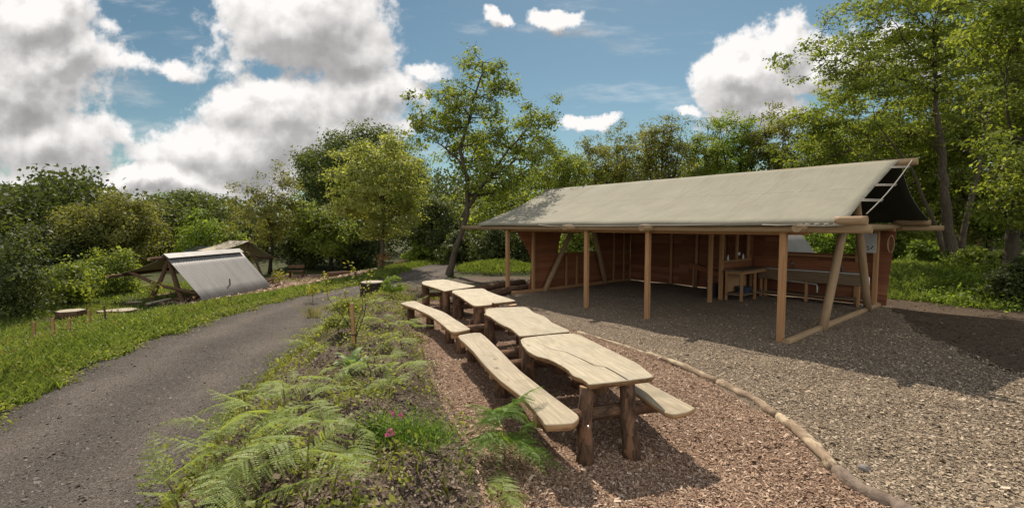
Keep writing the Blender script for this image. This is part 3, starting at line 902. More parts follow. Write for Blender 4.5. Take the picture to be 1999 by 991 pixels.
    for k in range(900):
        th = math.radians(r.uniform(-62, 62)); dist = r.uniform(52, 66) + 8 * (r.random() ** 2)
        if abs(th) > .5: dist *= .92
        x, y = dist * math.sin(th), dist * math.cos(th)
        top = np.interp(math.degrees(th), [-62, -45, -30, -22, -8, 5, 20, 40, 62], [5.0, 5.0, 3.4, 4.6, 8, 9.5, 9.5, 10, 11]) + 1.0 * math.sin(th * 31) + .8 * math.sin(th * 57)
        z = -1 + (top + 1) * r.random() ** .75
        m = 150
        C.append(np.array([x, y, z]) + nrm_clip(r, 1, (m, 3), 1.4) * np.array([1.5, 1.3, .8])); tint.append(np.clip(r.normal(r.uniform(.2, .7), .15, m), 0, 1))
    C = np.concatenate(C); tint = np.concatenate(tint); n = len(C)
    o = quad_cloud('far_woodland', C, unit(r.normal(0, 1, (n, 3)) + [0, -.3, .6]), unit(r.normal(0, 1, (n, 3))), r.uniform(.25, .5, n), r.uniform(.2, .34, n), tint, 'leaf_dark')
    tag(o, 'far dark woodland closing the view behind the trees', 'woodland', kind='stuff')
    # shrubs
    SG = 'shrubs along the edge of the clearing'
    for (u, v, d, top, uw, lf, sd, lab) in [
        (30, 590, 17.5, 438, 62, 'leaf_dark', 51, 'big dark shrub at the left edge of the meadow'),
        (135, 590, 20.5, 508, 62, 'leaf_mid', 52, 'grey green bush right of the big dark shrub'),
        (215, 560, 24, 482, 45, 'leaf_mid', 53, 'bush behind the left end of the corrugated lean-to'),
        (395, 505, 38, 420, 48, 'leaf_bright', 54, 'bright green rounded bush above the corrugated roof'),
        (310, 510, 40, 440, 40, 'leaf_olive', 55, 'dull bush left of the bright rounded bush'),
        (825, 505, 33, 470, 30, 'leaf_bright', 56, 'low leafy bush at the bend of the track'),
        (900, 515, 30, 455, 45, 'leaf_dark', 57, 'dark bush behind the leaning trunk'),
        (960, 510, 27, 440, 40, 'leaf_dark', 58, 'dark bush left of the front corner post'),
        (700, 510, 38, 440, 50, 'leaf_dark', 59, 'dark bush under the oak behind the yellow green tree'),
        (590, 510, 38, 445, 45, 'leaf_dark', 60, 'dark bush beyond the far bench'),
        (455, 505, 38, 440, 40, 'leaf_mid', 61, 'green bush behind the far lean-to'),
        (1830, 560, 20, 470, 55, 'leaf_bright', 62, 'bright undergrowth bush at the foot of the large trunks'),
        (1935, 560, 17, 490, 60, 'leaf_mid', 63, 'leafy bush beside the wooden stake on the right'),
        (1990, 600, 13.5, 510, 45, 'leaf_dark', 64, 'dark bush at the right edge above the bare soil'),
        (1130, 520, 28, 430, 60, 'leaf_mid', 65, 'bush seen through the window of the end wall'),
        (1620, 520, 23, 435, 80, 'leaf_bright', 66, 'bright bush seen through the back window'),
        (1760, 530, 24, 430, 60, 'leaf_mid', 67, 'bush just right of the shelter wall'),
        (1040, 530, 27, 450, 40, 'leaf_dark', 68, 'dark bush between the post and the end wall'),
        (790, 548, 0, 0, 0, '', 0, '')]:
        if not d: continue
        b = atd(u, v, d); b.z = gz(b.x, b.y); h = max(.7, atd(u, top, d).z - b.z); w = uw / FPX * d
        make_tree('shrub', lab, b, [(0, 0, h * .45, w * .9, w * .8, h * .5)], [(0, 0, 0), (.05, 0, h * .4), (0, .05, h * .75)], .05, lf, 'bark_dark',
                  n_limb=6, n_cl=70, per=70, size=.085 + .0028 * d, crad=.16 * h + .1, seed=sd, cat='shrub', group=SG, hollow=.35, twigs=False)


build_trees()


# ------------------------------------------------------------------ canvas shelter
def build_shelter():
    sh = thing('open_shelter', 'open timber shelter with a pale canvas roof and reddish board walls', 'shelter', P4, math.atan2(AX.y, AX.x))
    EZ, RZ, RN, BN = 2.50, 3.98, 3.8, 7.75
    # canvas roof: front and back slope in one sheet
    def sheet(side):
        b = MB(); ns, nn = 60, 18
        for i in range(ns + 1):
            for j in range(nn + 1):
                f = j / nn
                s0 = -10.35 + (-10.75 + 10.35) * f; s1 = 1.14 - .05 * f
                s1 += -.10 * math.sin(PI * f)
                s = s0 + (s1 - s0) * i / ns
                n = -.28 + (RN + .28) * f if side > 0 else BN + (RN - BN) * f
                z = EZ + (RZ - EZ) * f - .10 * math.sin(PI * f)
                z -= (.012 * (1 - f) + .006) * abs(math.sin(PI * (s - .2) / 3.05)) ** 2
                b.v.append((s, n, z))
        for i in range(ns):
            for j in range(nn):
                a = i * (nn + 1) + j
                q = [a, a + nn + 1, a + nn + 2, a + 1]
                if side < 0: q.reverse()
                b.face(q, [(b.v[k][0], (k % (nn + 1)) / nn * 4.4) for k in q])
        if side > 0:     # turned down hem at the eave
            m = len(b.v)
            for i in range(ns + 1):
                x, n, z = b.v[i * (nn + 1)]; b.v.append((x, n - .015, z - .085))
            for i in range(ns):
                q = [m + i, m + i + 1, (i + 1) * (nn + 1), i * (nn + 1)]
                b.face(q, [(b.v[k][0], -.02) for k in q])
        return b
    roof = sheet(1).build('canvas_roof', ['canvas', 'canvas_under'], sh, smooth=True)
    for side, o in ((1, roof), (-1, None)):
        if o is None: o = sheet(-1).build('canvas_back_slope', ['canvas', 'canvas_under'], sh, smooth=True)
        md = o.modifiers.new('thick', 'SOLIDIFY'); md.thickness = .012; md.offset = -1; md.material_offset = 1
    # round poles
    def pole(p0, p1, r, name='pole', mat='pole_wood', n=14):
        b = MB(); k = 7
        pts = [Vector(p0).lerp(Vector(p1), i / (k - 1)) for i in range(k)]
        b.tube(pts, r, n, .02, True)
        return b.build(name, mat, sh, smooth=False, bevel=0)
    def smooth(o):
        o.data.polygons.foreach_set('use_smooth', [len(p.vertices) == 4 for p in o.data.polygons]); return o
    smooth(pole((-11.0, RN, RZ - .11), (1.42, RN, RZ - .09), .085, 'ridge_pole'))
    smooth(pole((-11.55, -.12, 2.335), (1.50, -.12, 2.335), .075, 'eave_pole'))
    smooth(pole((-11.2, BN - .1, 2.33), (1.42, BN - .1, 2.33), .075, 'eave_pole'))
    smooth(pole((.98, -.28, 2.49), (1.46, -.28, 2.49), .085, 'spreader_pole'))
    smooth(pole((.30, BN - .25, 2.50), (1.15, BN - .25, 2.49), .08, 'spreader_pole'))
    for s, n0 in ((-5.62, -.62), (-3.02, -.60), (.42, -.55)):
        smooth(pole((s, n0, 2.355 if s < 0 else 2.36), (s, BN, 2.36), .085, 'tie_beam'))
    # A frames at both gables
    for s, a, c in ((.18, 1.95, 5.6), (-8.6, 1.45, 4.95)):
        smooth(pole((s, a, -.02), (s, RN + .1, RZ - .28), .095, 'frame_leg'))
        smooth(pole((s + .02, c, -.02), (s + .02, RN - .1, RZ - .28), .095, 'frame_leg'))
    # square posts
    def post(s, n, z0, z1, w, name='post', d=None, mat='post_wood'):
        b = MB(); b.box((s, n, (z0 + z1) / 2), (w, d or w, z1 - z0)); return b.build(name, mat, sh, bevel=.008)
    for s in (0, -3.22, -5.3, -8.95):
        post(s, 0, -.05, 2.32, .125 if s == 0 else .115)
    post(-8.68, .98, 0, 2.32, .10)
    for s, n in ((-3.43, 3.68), (-3.43, 4.38)):
        post(s, n, 0, 2.95, .11)
    for s, n in ((.12, 6.55),):
        post(s, n, 0, 2.35, .12)
    for s in (-7.9, -6.7, -5.6, -4.5):
        post(s, 6.80, 0, 2.35, .10, 'stud', .06)
    for n in (2.7, 3.3, 5.6, 6.3):
        post(-8.68, n, 0, 1.24 if n < 4 else 2.35, .06, 'stud', .09)
    b = MB(); b.beam((-8.7, 6.76, 2.31), (.5, 6.76, 2.31), .09, .14); b.build('wall_plate', 'post_wood', sh, bevel=.008)
    b = MB(); b.beam((-9.0, .16, 2.29), (.4, .16, 2.29), .09, .16); b.build('front_beam', 'post_wood', sh, bevel=.008)
    # base rails
    for p0, p1 in (((.16, -.12, .03), (.16, 1.85, .05)), ((.16, 2.06, .05), (.16, 5.5, .05)), ((.16, 5.7, .05), (.16, 6.9, .05))):
        smooth(pole(p0, p1, .075, 'base_rail'))
    b = MB(); b.beam((-8.66, -.05, .05), (-8.66, 6.75, .05), .10, .12); b.build('base_rail', 'post_wood', sh, bevel=.008)
    # board walls. boards are laid one over the other in one mesh per wall
    def boards(name, mp, ext, z0, z1, holes, mat, h=.165):
        """mp(t, z, out) -> local point; ext(z) -> (t0, t1) at height z; holes: list of (f(z)->(t0,t1), z0, z1)"""
        b = MB(); z = z0; r = random.Random(3)
        while z < z1 - .02:
            zt = min(z + h, z1); zm = (z + zt) / 2
            spans = [ext(zm)]
            for hf, ha, hb in holes:
                if ha <= zm <= hb:
                    a0, a1 = hf(zm); new = []
                    for (p, q) in spans:
                        if p < a0: new.append((p, min(q, a0)))
                        if q > a1: new.append((max(p, a1), q))
                    spans = [x for x in new if x[1] - x[0] > .03]
            for (p, q) in spans:
                cuts = [p]
                while q - cuts[-1] > 3.4: cuts.append(cuts[-1] + r.uniform(2.2, 3.0))
                cuts.append(q)
                for c0, c1 in zip(cuts[:-1], cuts[1:]):
                    k = len(b.v); nseg = max(2, int((c1 - c0) / .3)); o = r.random() * 9; bm_ = r.choice((0, 0, 0, 1, 2))
                    for i in range(nseg + 1):
                        f = i / nseg
                        t = c0 + (c1 - c0) * f
                        wv = .008 * math.sin(t * 2.7 + z * 9)
                        e0 = ext(z); e1 = ext(zt)
                        tb = t; tt = t
                        if i == 0 and c0 == ext(zm)[0]: tb, tt = e0[0], e1[0]
                        if i == nseg and c1 == ext(zm)[1]: tb, tt = e0[1], e1[1]
                        for (tq, zq, oq) in ((tb, z - .012 + wv, .030), (tt, zt, .008), (tt, zt, -.004), (tb, z - .012 + wv, .006)):
                            b.v.append(tuple(mp(tq, zq, oq)))
                    for i in range(nseg):
                        x0 = k + i * 4; x1 = x0 + 4
                        u0 = c0 + (c1 - c0) * i / nseg + o; u1 = c0 + (c1 - c0) * (i + 1) / nseg + o
                        for (m0, m1, w0, w1) in ((0, 1, 0, h), (1, 2, h, h + .01), (2, 3, 0, h), (3, 0, -.02, 0)):
                            b.face([x0 + m0, x1 + m0, x1 + m1, x0 + m1], [(u0, w0 + z * 3), (u1, w0 + z * 3), (u1, w1 + z * 3), (u0, w1 + z * 3)], bm_)
                    b.face([k, k + 1, k + 2, k + 3]); e = k + nseg * 4; b.face([e + 3, e + 2, e + 1, e])
            z = zt
        return b.build(name, [mat, 'cedar_pale', 'cedar_deep'], sh)
    curve = lambda z: float(np.interp(z, [0, .5, .9, 1.15, 1.5, 1.9, 2.15, 2.35], [.80, .90, .97, .97, .80, .52, .28, .12]))
    mpl = lambda t, z, o: (-8.78 - .0 + (-o + .03), t, z)         # left gable wall; laps face outwards and inwards alike
    hl = (lambda z: (2.28 + (z - 1.32) * .24, 4.55 - (z - 1.32) * .35), 1.30, 2.12)
    ew = boards('end_wall', mpl, lambda z: (curve(z), 6.85), .04, 2.36, [hl], 'cedar')
    b = MB()
    b.beam((-8.72, 2.25, 1.30), (-8.72, 4.62, 1.30), .12, .045); b.beam((-8.72, 2.4, 2.14), (-8.72, 4.35, 2.14), .09, .06)
    b.build('window_frame', 'cedar', ew, bevel=.004)
    rcurve = lambda z: float(np.interp(z, [0, .5, 1.0, 1.5, 2.0, 2.35], [.34, .36, .39, .43, .48, .52]))
    hb = (lambda z: (-2.45, -.45), 1.47, 2.36)
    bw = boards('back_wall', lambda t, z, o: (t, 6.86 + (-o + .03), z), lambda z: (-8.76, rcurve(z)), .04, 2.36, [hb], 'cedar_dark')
    b = MB()
    b.beam((-2.45, 6.80, 1.44), (-.40, 6.80, 1.44), .14, .05); b.beam((-2.49, 6.82, 1.44), (-2.49, 6.82, 2.3), .07, .09); b.beam((-.40, 6.80, 0), (-.40, 6.80, 2.3), .08, .10)
    b.build('window_frame', 'post_wood', bw, bevel=.004)
    # inner partition with a hatch over the worktop
    pt = boards('partition', lambda t, z, o: (-3.50 + o, t, z), lambda z: (4.40, 6.80), .08, 2.34, [(lambda z: (4.55, 6.3), 1.27, 2.2)], 'cedar')
    b = MB()
    b.beam((-3.42, 4.40, 1.25), (-3.42, 6.4, 1.25), .14, .05); b.beam((-3.43, 5.45, 1.27), (-3.43, 5.45, 2.25), .07, .07); b.beam((-3.43, 6.3, 1.27), (-3.43, 6.3, 2.25), .07, .07)
    b.build('hatch_frame', 'post_wood', pt, bevel=.004)
    # splash board along the back
    b = MB(); b.beam((-3.4, 6.73, 1.12), (.1, 6.73, 1.12), .04, .36); b.build('splash_board', 'cedar', sh, bevel=.004)
    # ropes
    b = MB()
    for p0, p1 in (((-7.0, -.33, 2.42), (-5.62, -.66, 2.38)), ((-5.62, -.68, 2.40), (-3.02, -.66, 2.40)), ((-3.02, -.66, 2.41), (-1.1, -.33, 2.43)), ((-.3, -.32, 2.42), (.42, -.60, 2.42)), ((.42, -.60, 2.40), (1.32, -.2, 2.42)), ((1.10, -.29, 2.42), (1.35, -.32, 2.50))):
        p0, p1 = Vector(p0), Vector(p1); b = MB(); b.tube([p0, (p0 + p1) / 2 - Vector((0, 0, .012)), p1], .011, 6, 0); b.build('guy_rope', 'rope', sh, smooth=True)
    for k in range(5):
        b = MB(); b.tube([(.55 + k * .14, -.5 + k * .05, 2.425), (.62 + k * .14, -.47 + k * .05, 2.428)], .02, 6); b.build('tensioner', 'rope', sh, smooth=True)
    b = MB()
    q = [Vector((1.33, -.28 + (RN + .28) * f, EZ + (RZ - EZ) * f - .10 * math.sin(PI * f) - .02)) for f in np.linspace(.12, .98, 9)]
    b.tube(q, .010, 6, 0)
    for f in (.33, .58, .86):
        n = -.28 + (RN + .28) * f; z = EZ + (RZ - EZ) * f - .10 * math.sin(PI * f)
        b.tube([(1.02, n, z), (1.37, n, z - .02)], .012, 6, 0)
        b.tube([(1.02, n + .09, z + .03), (1.37, n + .09, z + .01)], .012, 6, 0)
    b.build('lacing_rope', 'rope', sh, smooth=True)
    return sh


SH = build_shelter()


def sl(s, n, z=0): return P4 + AX * s + NX * n + Vector((0, 0, z))


SRZ = math.atan2(AX.y, AX.x)


def build_shelter_contents():
    # worktop against the partition
    t = thing('workbench', 'wooden workbench with an orange back panel against the inner partition', 'workbench', sl(-3.35, 4.4), SRZ)
    b = MB(); b.box((.30, .95, .98), (.66, 2.0, .045)); b.build('worktop', 'counter_wood', t, bevel=.005)
    b = MB(); b.box((.32, .95, .915), (.56, 1.9, .08)); b.build('apron', 'post_wood', t, bevel=.005)
    for x, y in ((.55, .05), (.55, 1.0), (.55, 1.85), (.06, .08), (.06, 1.85)):
        b = MB(); b.box((x, y, .44), (.07, .07, .88)); b.build('leg', 'post_wood', t, bevel=.005)
    b = MB(); b.box((.32, .95, .22), (.56, 1.86, .04)); b.build('shelf', 'counter_wood', t, bevel=.005)
    b = MB(); b.box((.09, .75, .58), (.02, 1.3, .62)); b.build('back_panel', 'cut_wood', t)
    o = sl(-3.03, 5.1, .24)
    t = thing('tub', 'dark blue plastic tub on the lower shelf of the workbench', 'tub', o, SRZ)
    b = MB(); b.tube([(0, 0, 0), (0, 0, .16)], [.2, .25], 18, 0, True); tb = b.build('tub_body', 'blue_tub', t)
    b = MB(); b.tube([(0, 0, .16), (0, 0, .185)], [.27, .27], 18, 0, True); b.build('rim', 'blue_tub', tb)
    # sink unit below the back window
    t = thing('sink_unit', 'long wooden sink unit with two steel taps under the back window', 'sink unit', sl(-3.0, 6.15), SRZ)
    b = MB(); b.box((1.45, .30, .985), (2.9, .62, .03)); b.build('drainer', 'steel', t, bevel=.004)
    b = MB(); b.box((1.45, -.02, .80), (2.9, .035, .33)); b.build('fascia', 'counter_wood', t, bevel=.004)
    for x in (.08, 1.45, 2.82):
        b = MB(); b.box((x, .03, .4), (.07, .07, .8)); b.build('leg', 'post_wood', t, bevel=.004)
    b = MB(); b.box((1.45, .28, .20), (2.9, .5, .04)); b.build('shelf', 'counter_wood', t, bevel=.004)
    for x in (.9, 2.25):
        b = MB(); b.tube([(x, .52, 1.0), (x, .52, 1.16), (x, .49, 1.20), (x, .36, 1.20), (x, .34, 1.15)], .016, 8); b.build('tap', 'steel', t, smooth=True)
    b = MB(); b.tube([(.4, .2, .62), (1.5, .2, .57), (1.68, .2, .56), (1.7, .2, .48), (1.7, .2, .30)], .022, 8); b.build('waste_pipe', 'white_plastic', t, smooth=True)
    t = thing('water_pipe', 'white upright water pipe beside the sink unit', 'pipe', sl(.02, 6.35), SRZ)
    b = MB(); b.tube([(0, 0, .0), (0, 0, .86), (-.02, .02, .9), (-.12, .1, .9)], .02, 8); b.build('pipe_run', 'white_plastic', t, smooth=True)
    b = MB(); b.tube([(-.16, -.04, .05), (.02, -.04, .06)], .035, 8); b.build('elbow', 'white_plastic', t, smooth=True)
    # notice on the end post
    t = thing('notice_board', 'white notice with dark spots hung by the end post', 'notice', sl(.02, 6.22, 1.62), SRZ)
    b = MB(); b.box((-.06, 0, .28), (.46, .015, .56)); shp = b.build('sheet', 'paper', t)
    for x, z in ((-.10, .14), (-.03, .17), (.05, .13), (-.02, .10), (.08, .18)):
        b = MB(); b.tube([(x, -.009, z), (x, -.013, z)], [.022, .022], 10); b.build('print', 'black_print', shp)
    # rope coil on the wall
    t = thing('rope_coil', 'pale rope coil hanging on the wall end', 'rope', sl(.42, 6.70, 1.55), SRZ)
    for k in range(2):
        b = MB(); b.tube([(.06 * math.sin(a) * (1 + .3 * k), -.02 * k, .32 + .26 * math.cos(a) * (1 - .1 * k)) for a in np.linspace(0, 2 * PI, 22)], .014, 6, 0, False)
        b.build('loop', 'pole_wood', t, smooth=True)
    # leaning board, bins
    t = thing('leaning_plank', 'reddish plank leaning on the back wall left of the workbench', 'plank', sl(-4.7, 6.45), SRZ)
    b = MB(); b.beam((-1.1, .18, .88), (.95, 0, .42), .05, .20); b.build('board', 'cedar', t, bevel=.004)
    b = MB(); b.beam((-.9, .16, 0), (-.9, .16, .76), .06, .06); b.beam((.8, .0, 0), (.8, .0, .38), .06, .06); b.build('prop', 'post_wood', t, bevel=.004)
    for k, (s, n, lab, m, hh) in enumerate(((-3.95, 4.9, 'black bucket in the shade left of the workbench posts', 'bucket', .42), (-3.8, 5.6, 'dark blue bin behind the black bucket', 'blue_tub', .62))):
        t = thing('bucket', lab, 'bucket', sl(s, n), SRZ)
        b = MB(); b.tube([(0, 0, .01), (0, 0, hh)], [.17, .22], 18); bb = b.build('bucket_body', m, t)
        b = MB(); b.tube([(0, 0, hh), (0, 0, hh + .03)], [.235, .235], 18); b.build('rim', m, bb)
        b = MB(); b.tube([(.23 * math.cos(a), .02, hh + .2 * math.sin(a)) for a in np.linspace(0, PI, 12)], .008, 6); b.build('handle', 'steel', bb)
    for k, (y, lab) in enumerate(((4.75, 'small white mug by the hatch next to the post'), (5.45, 'white switch box on the hatch stud'), (5.85, 'white brush hanging in the hatch'))):
        if k == 1:
            b = MB(); b.box((0, 0, .05), (.05, .10, .10)); b.tube([(.025, 0, .05), (.035, 0, .05)], .02, 8)
            o = b.build('switch_box', 'white_plastic'); o.location = sl(-3.36, y, 1.42)
        else:
            b = MB(); b.tube([(0, 0, 0), (0, 0, .10), (0, .02, .17)], [.035, .03, .012], 10)
            o = b.build('mug' if k == 0 else 'brush', 'white_plastic'); o.location = sl(-3.40, y, 1.28)
        o.rotation_euler.z = SRZ; tag(o, lab, ('mug', 'switch', 'brush')[k])
    # logs beside the end wall
    for k, (p0, p1, r, lab) in enumerate(((at(905, 578), at(1022, 558), .14, 'dark log lying behind another at the foot of the end wall'), (at(945, 584), at(1030, 566), .12, 'front dark log beside the corner post'))):
        m = (p0 + p1) / 2; b = MB()
        b.tube([p0 - m + Vector((0, 0, r)), Vector((0, .03, r + .02)), p1 - m + Vector((0, 0, r))], [r, r * 1.05, r * .9], 12, .06, capmi=1)
        o = b.build('log', ['log_dark', 'cut_wood'], None, smooth=False); o.location = m; tag(o, lab, 'log', 'logs by the end wall')
    # lean-to behind, seen through the back window
    b0 = sl(-3.55, 8.5); b0.z = gz(b0.x, b0.y); t = thing('lean_to', 'corrugated lean-to seen through the back window of the shelter', 'lean-to', b0, math.atan2(NX.y, NX.x))
    corrugated(t, (0, 0), (2.6, 0), 2.28 - b0.z, .08, 1.55, pitch=.12)
    for x in (.25, 2.4):
        b = MB(); b.tube([(x, .7, 0), (x, .02, 2.2 - b0.z)], .07, 8); b.build('leg', 'log_dark', t)
        b = MB(); b.tube([(x, -.6, 0), (x, -.04, 2.1 - b0.z)], .07, 8); b.build('leg', 'log_dark', t)


def corrugated(t, p0, p1, zt, zb, run, dummy=0, pitch=.16, name='corrugated_sheet'):
    """sheet from ridge x p0..p1 falling in -y"""
    x0, y0 = p0; x1, y1 = p1; b = MB(); n = int(abs(x1 - x0) / pitch) * 6
    for i in range(n + 1):
        f = i / n; x = x0 + (x1 - x0) * f; dz = .022 * math.cos(2 * PI * f * n / 6)
        for j in range(5):
            g = j / 4
            y = y0 + (y1 - y0) * f + run * (.0 if False else 1) * 0 - run * g
            b.v.append((x, y + dz * .6, zt + (zb - zt) * g + dz))
    for i in range(n):
        for j in range(4):
            a = i * 5 + j; q = [a, a + 1, a + 6, a + 5]
            b.face(q, [(b.v[k][0], (k % 5) * .6) for k in q])
    return b.build(name, 'corrugated', t, smooth=True, solid=.006)


build_shelter_contents()


# ------------------------------------------------------------------ lean-tos in the meadow
def build_leantos():
    # near one: ridge runs away from us along +y; slope towards +x is corrugated
    A = Vector((-15.5, 20.9, 0)); L = 4.95
    g = gz(-14.6, 21.2)
    org = Vector((-15.45, 20.9, g)); rz = math.atan2(4.9, .45)        # local x along the ridge
    t = thing('lean_to', 'low lean-to with a long corrugated roof sloping to the grass', 'lean-to', org, rz)
    zt = 1.08 - g
    corrugated(t, (-.05, .02), (L, .02), zt, .08, 1.85)
    b = MB(); b.beam((-.08, -.10, zt - .02), (L + .02, -.10, zt - .02), .32, .012, up=(0, -.75, 1)); b.beam((-.08, .10, zt - .01), (L + .02, .10, zt - .01), .2, .012, up=(0, .4, 1)); b.build('ridge_cap', 'corrugated', t)
    # far slope of cream canvas
    b = MB(); k = 12
    for i in range(k + 1):
        x = .1 + (L - .2) * i / k
        for j in range(6):
            f = j / 5; b.v.append((x, .1 + 2.25 * f, zt - .06 - .78 * f - .08 * math.sin(PI * f)))
    for i in range(k):
        for j in range(5):
            a = i * 6 + j; q = [a, a + 6, a + 7, a + 1]; b.face(q, [(b.v[m][0], b.v[m][1]) for m in q])
    b.build('canvas_slope', 'canvas_cream', t, solid=.008)
    def log(p, r, name='log', mat='log_dark'):
        b = MB(); b.tube(p, r, 10, .07, capmi=1); return b.build(name, [mat, 'cut_wood'], t)
    log([(-.75, .12, zt - .12), (2, .1, zt - .11), (L + .15, .1, zt - .12)], .075, 'ridge_pole')
    log([(-.55, 2.3, zt - .92), (2.2, 2.33, zt - .90), (L + .2, 2.3, zt - .92)], .07, 'eave_pole')
    log([(.25, 1.05, -.05), (.25, .80, .55), (.25, .45, 1.1), (.25, .05, zt - .1)], [.11, .10, .09, .08], 'frame_leg')
    log([(.25, -.55, -.05), (.25, -.35, .5), (.25, .1, zt - .12)], [.11, .10, .085], 'frame_leg')
    log([(.2, 1.95, zt - .78), (.2, .6, .78), (.2, -1.25, .42)], .075, 'cross_brace')
    log([(L - .3, .95, -.05), (L - .3, .1, zt - .1)], .10, 'frame_leg')
    log([(L - .3, -1.0, -.05), (L - .3, .05, zt - .1)], .10, 'frame_leg')
    log([(-.1, -1.35, .30), (L + .55, -1.40, .42)], .06, 'bottom_pole')
    # far A-frame shelter
    d = 32; o = atd(478, 522, d); o.z = gz(o.x, o.y)
    t = thing('lean_to', 'smaller pale roofed A frame lean-to beyond the corrugated one', 'lean-to', o, math.radians(-35))
    zt = atd(480, 470, d).z - o.z
    # local x: towards viewer-right along ridge, y away
    b = MB()
    def slope(y1, z1, mat, name, x0=-2.0, x1=.75):
        b = MB()
        for i in range(9):
            for j in range(5):
                f = j / 4; b.v.append((x0 + (x1 - x0) * i / 8, y1 * f, zt + (z1 - zt) * f - .05 * math.sin(PI * f)))
        for i in range(8):
            for j in range(4):
                a = i * 5 + j; q = [a, a + 5, a + 6, a + 1]; b.face(q, [(b.v[m][0], b.v[m][1]) for m in q])
        return b.build(name, mat, t, solid=.01)
    slope(-2.1, zt - .62, 'canvas_cream', 'roof_sheet')
    slope(1.6, zt - 1.15, 'canvas_cream', 'roof_sheet')
    log([(-2.2, 0, zt - .09), (.95, 0, zt - .09)], .07, 'ridge_pole')
    log([(-2.2, 1.6, zt - 1.25), (.95, 1.6, zt - 1.25)], .06, 'eave_pole')
    log([(-2.2, -2.1, zt - .72), (.9, -2.1, zt - .72)], .06, 'eave_pole')
    for x in (-1.9, .55):
        log([(x, .9, -.1), (x, 0, zt - .05)], .08, 'frame_leg'); log([(x, -.9, -.1), (x, 0, zt - .05)], .08, 'frame_leg')
        log([(x, -1.7, zt - .75), (x, 1.5, zt - 1.2)], .06, 'cross_brace')
    d = 37; o = atd(385, 510, d); o.z = gz(o.x, o.y)
    t = thing('lean_to', 'slate blue roofed lean-to, mostly hidden behind the pale one', 'lean-to', o, math.radians(-10))
    zt = atd(385, 480, d).z - o.z
    slope(-1.2, zt - .7, 'blue_roof', 'roof_sheet', -.7, 1.6)
    slope(1.2, zt - .9, 'blue_roof', 'roof_sheet', -.7, 1.6)
    for x in (-.5, 1.4):
        log([(x, .6, -.1), (x, 0, zt - .05)], .07, 'frame_leg'); log([(x, -.6, -.1), (x, 0, zt - .05)], .07, 'frame_leg')


build_leantos()


# ------------------------------------------------------------------ tables and benches
ROW = Vector((.345, -.94, 0)).normalized()     # towards us along the row
TZ = .73


def smooth_outline(pts, k=4, jit=.0):
    """Catmull-Rom through pixel points already turned into world points"""
    n = len(pts); out = []
    for i in range(n):
        p0, p1, p2, p3 = pts[i - 1], pts[i], pts[(i + 1) % n], pts[(i + 2) % n]
        a = (p1 - p0).normalized().dot((p2 - p1).normalized())
        for j in range(k):
            t = j / k
            q = .5 * ((2 * p1) + (p2 - p0) * t + (2 * p0 - 5 * p1 + 4 * p2 - p3) * t * t + (3 * p1 - p0 - 3 * p2 + p3) * t ** 3)
            q = q.lerp(p1.lerp(p2, t), .45)
            out.append(q + Vector((random.uniform(-jit, jit), random.uniform(-jit, jit), 0)))
    return out


def ccw(p):
    a = sum(p[i].x * p[(i + 1) % len(p)].y - p[(i + 1) % len(p)].x * p[i].y for i in range(len(p)))
    return p if a > 0 else list(reversed(p))


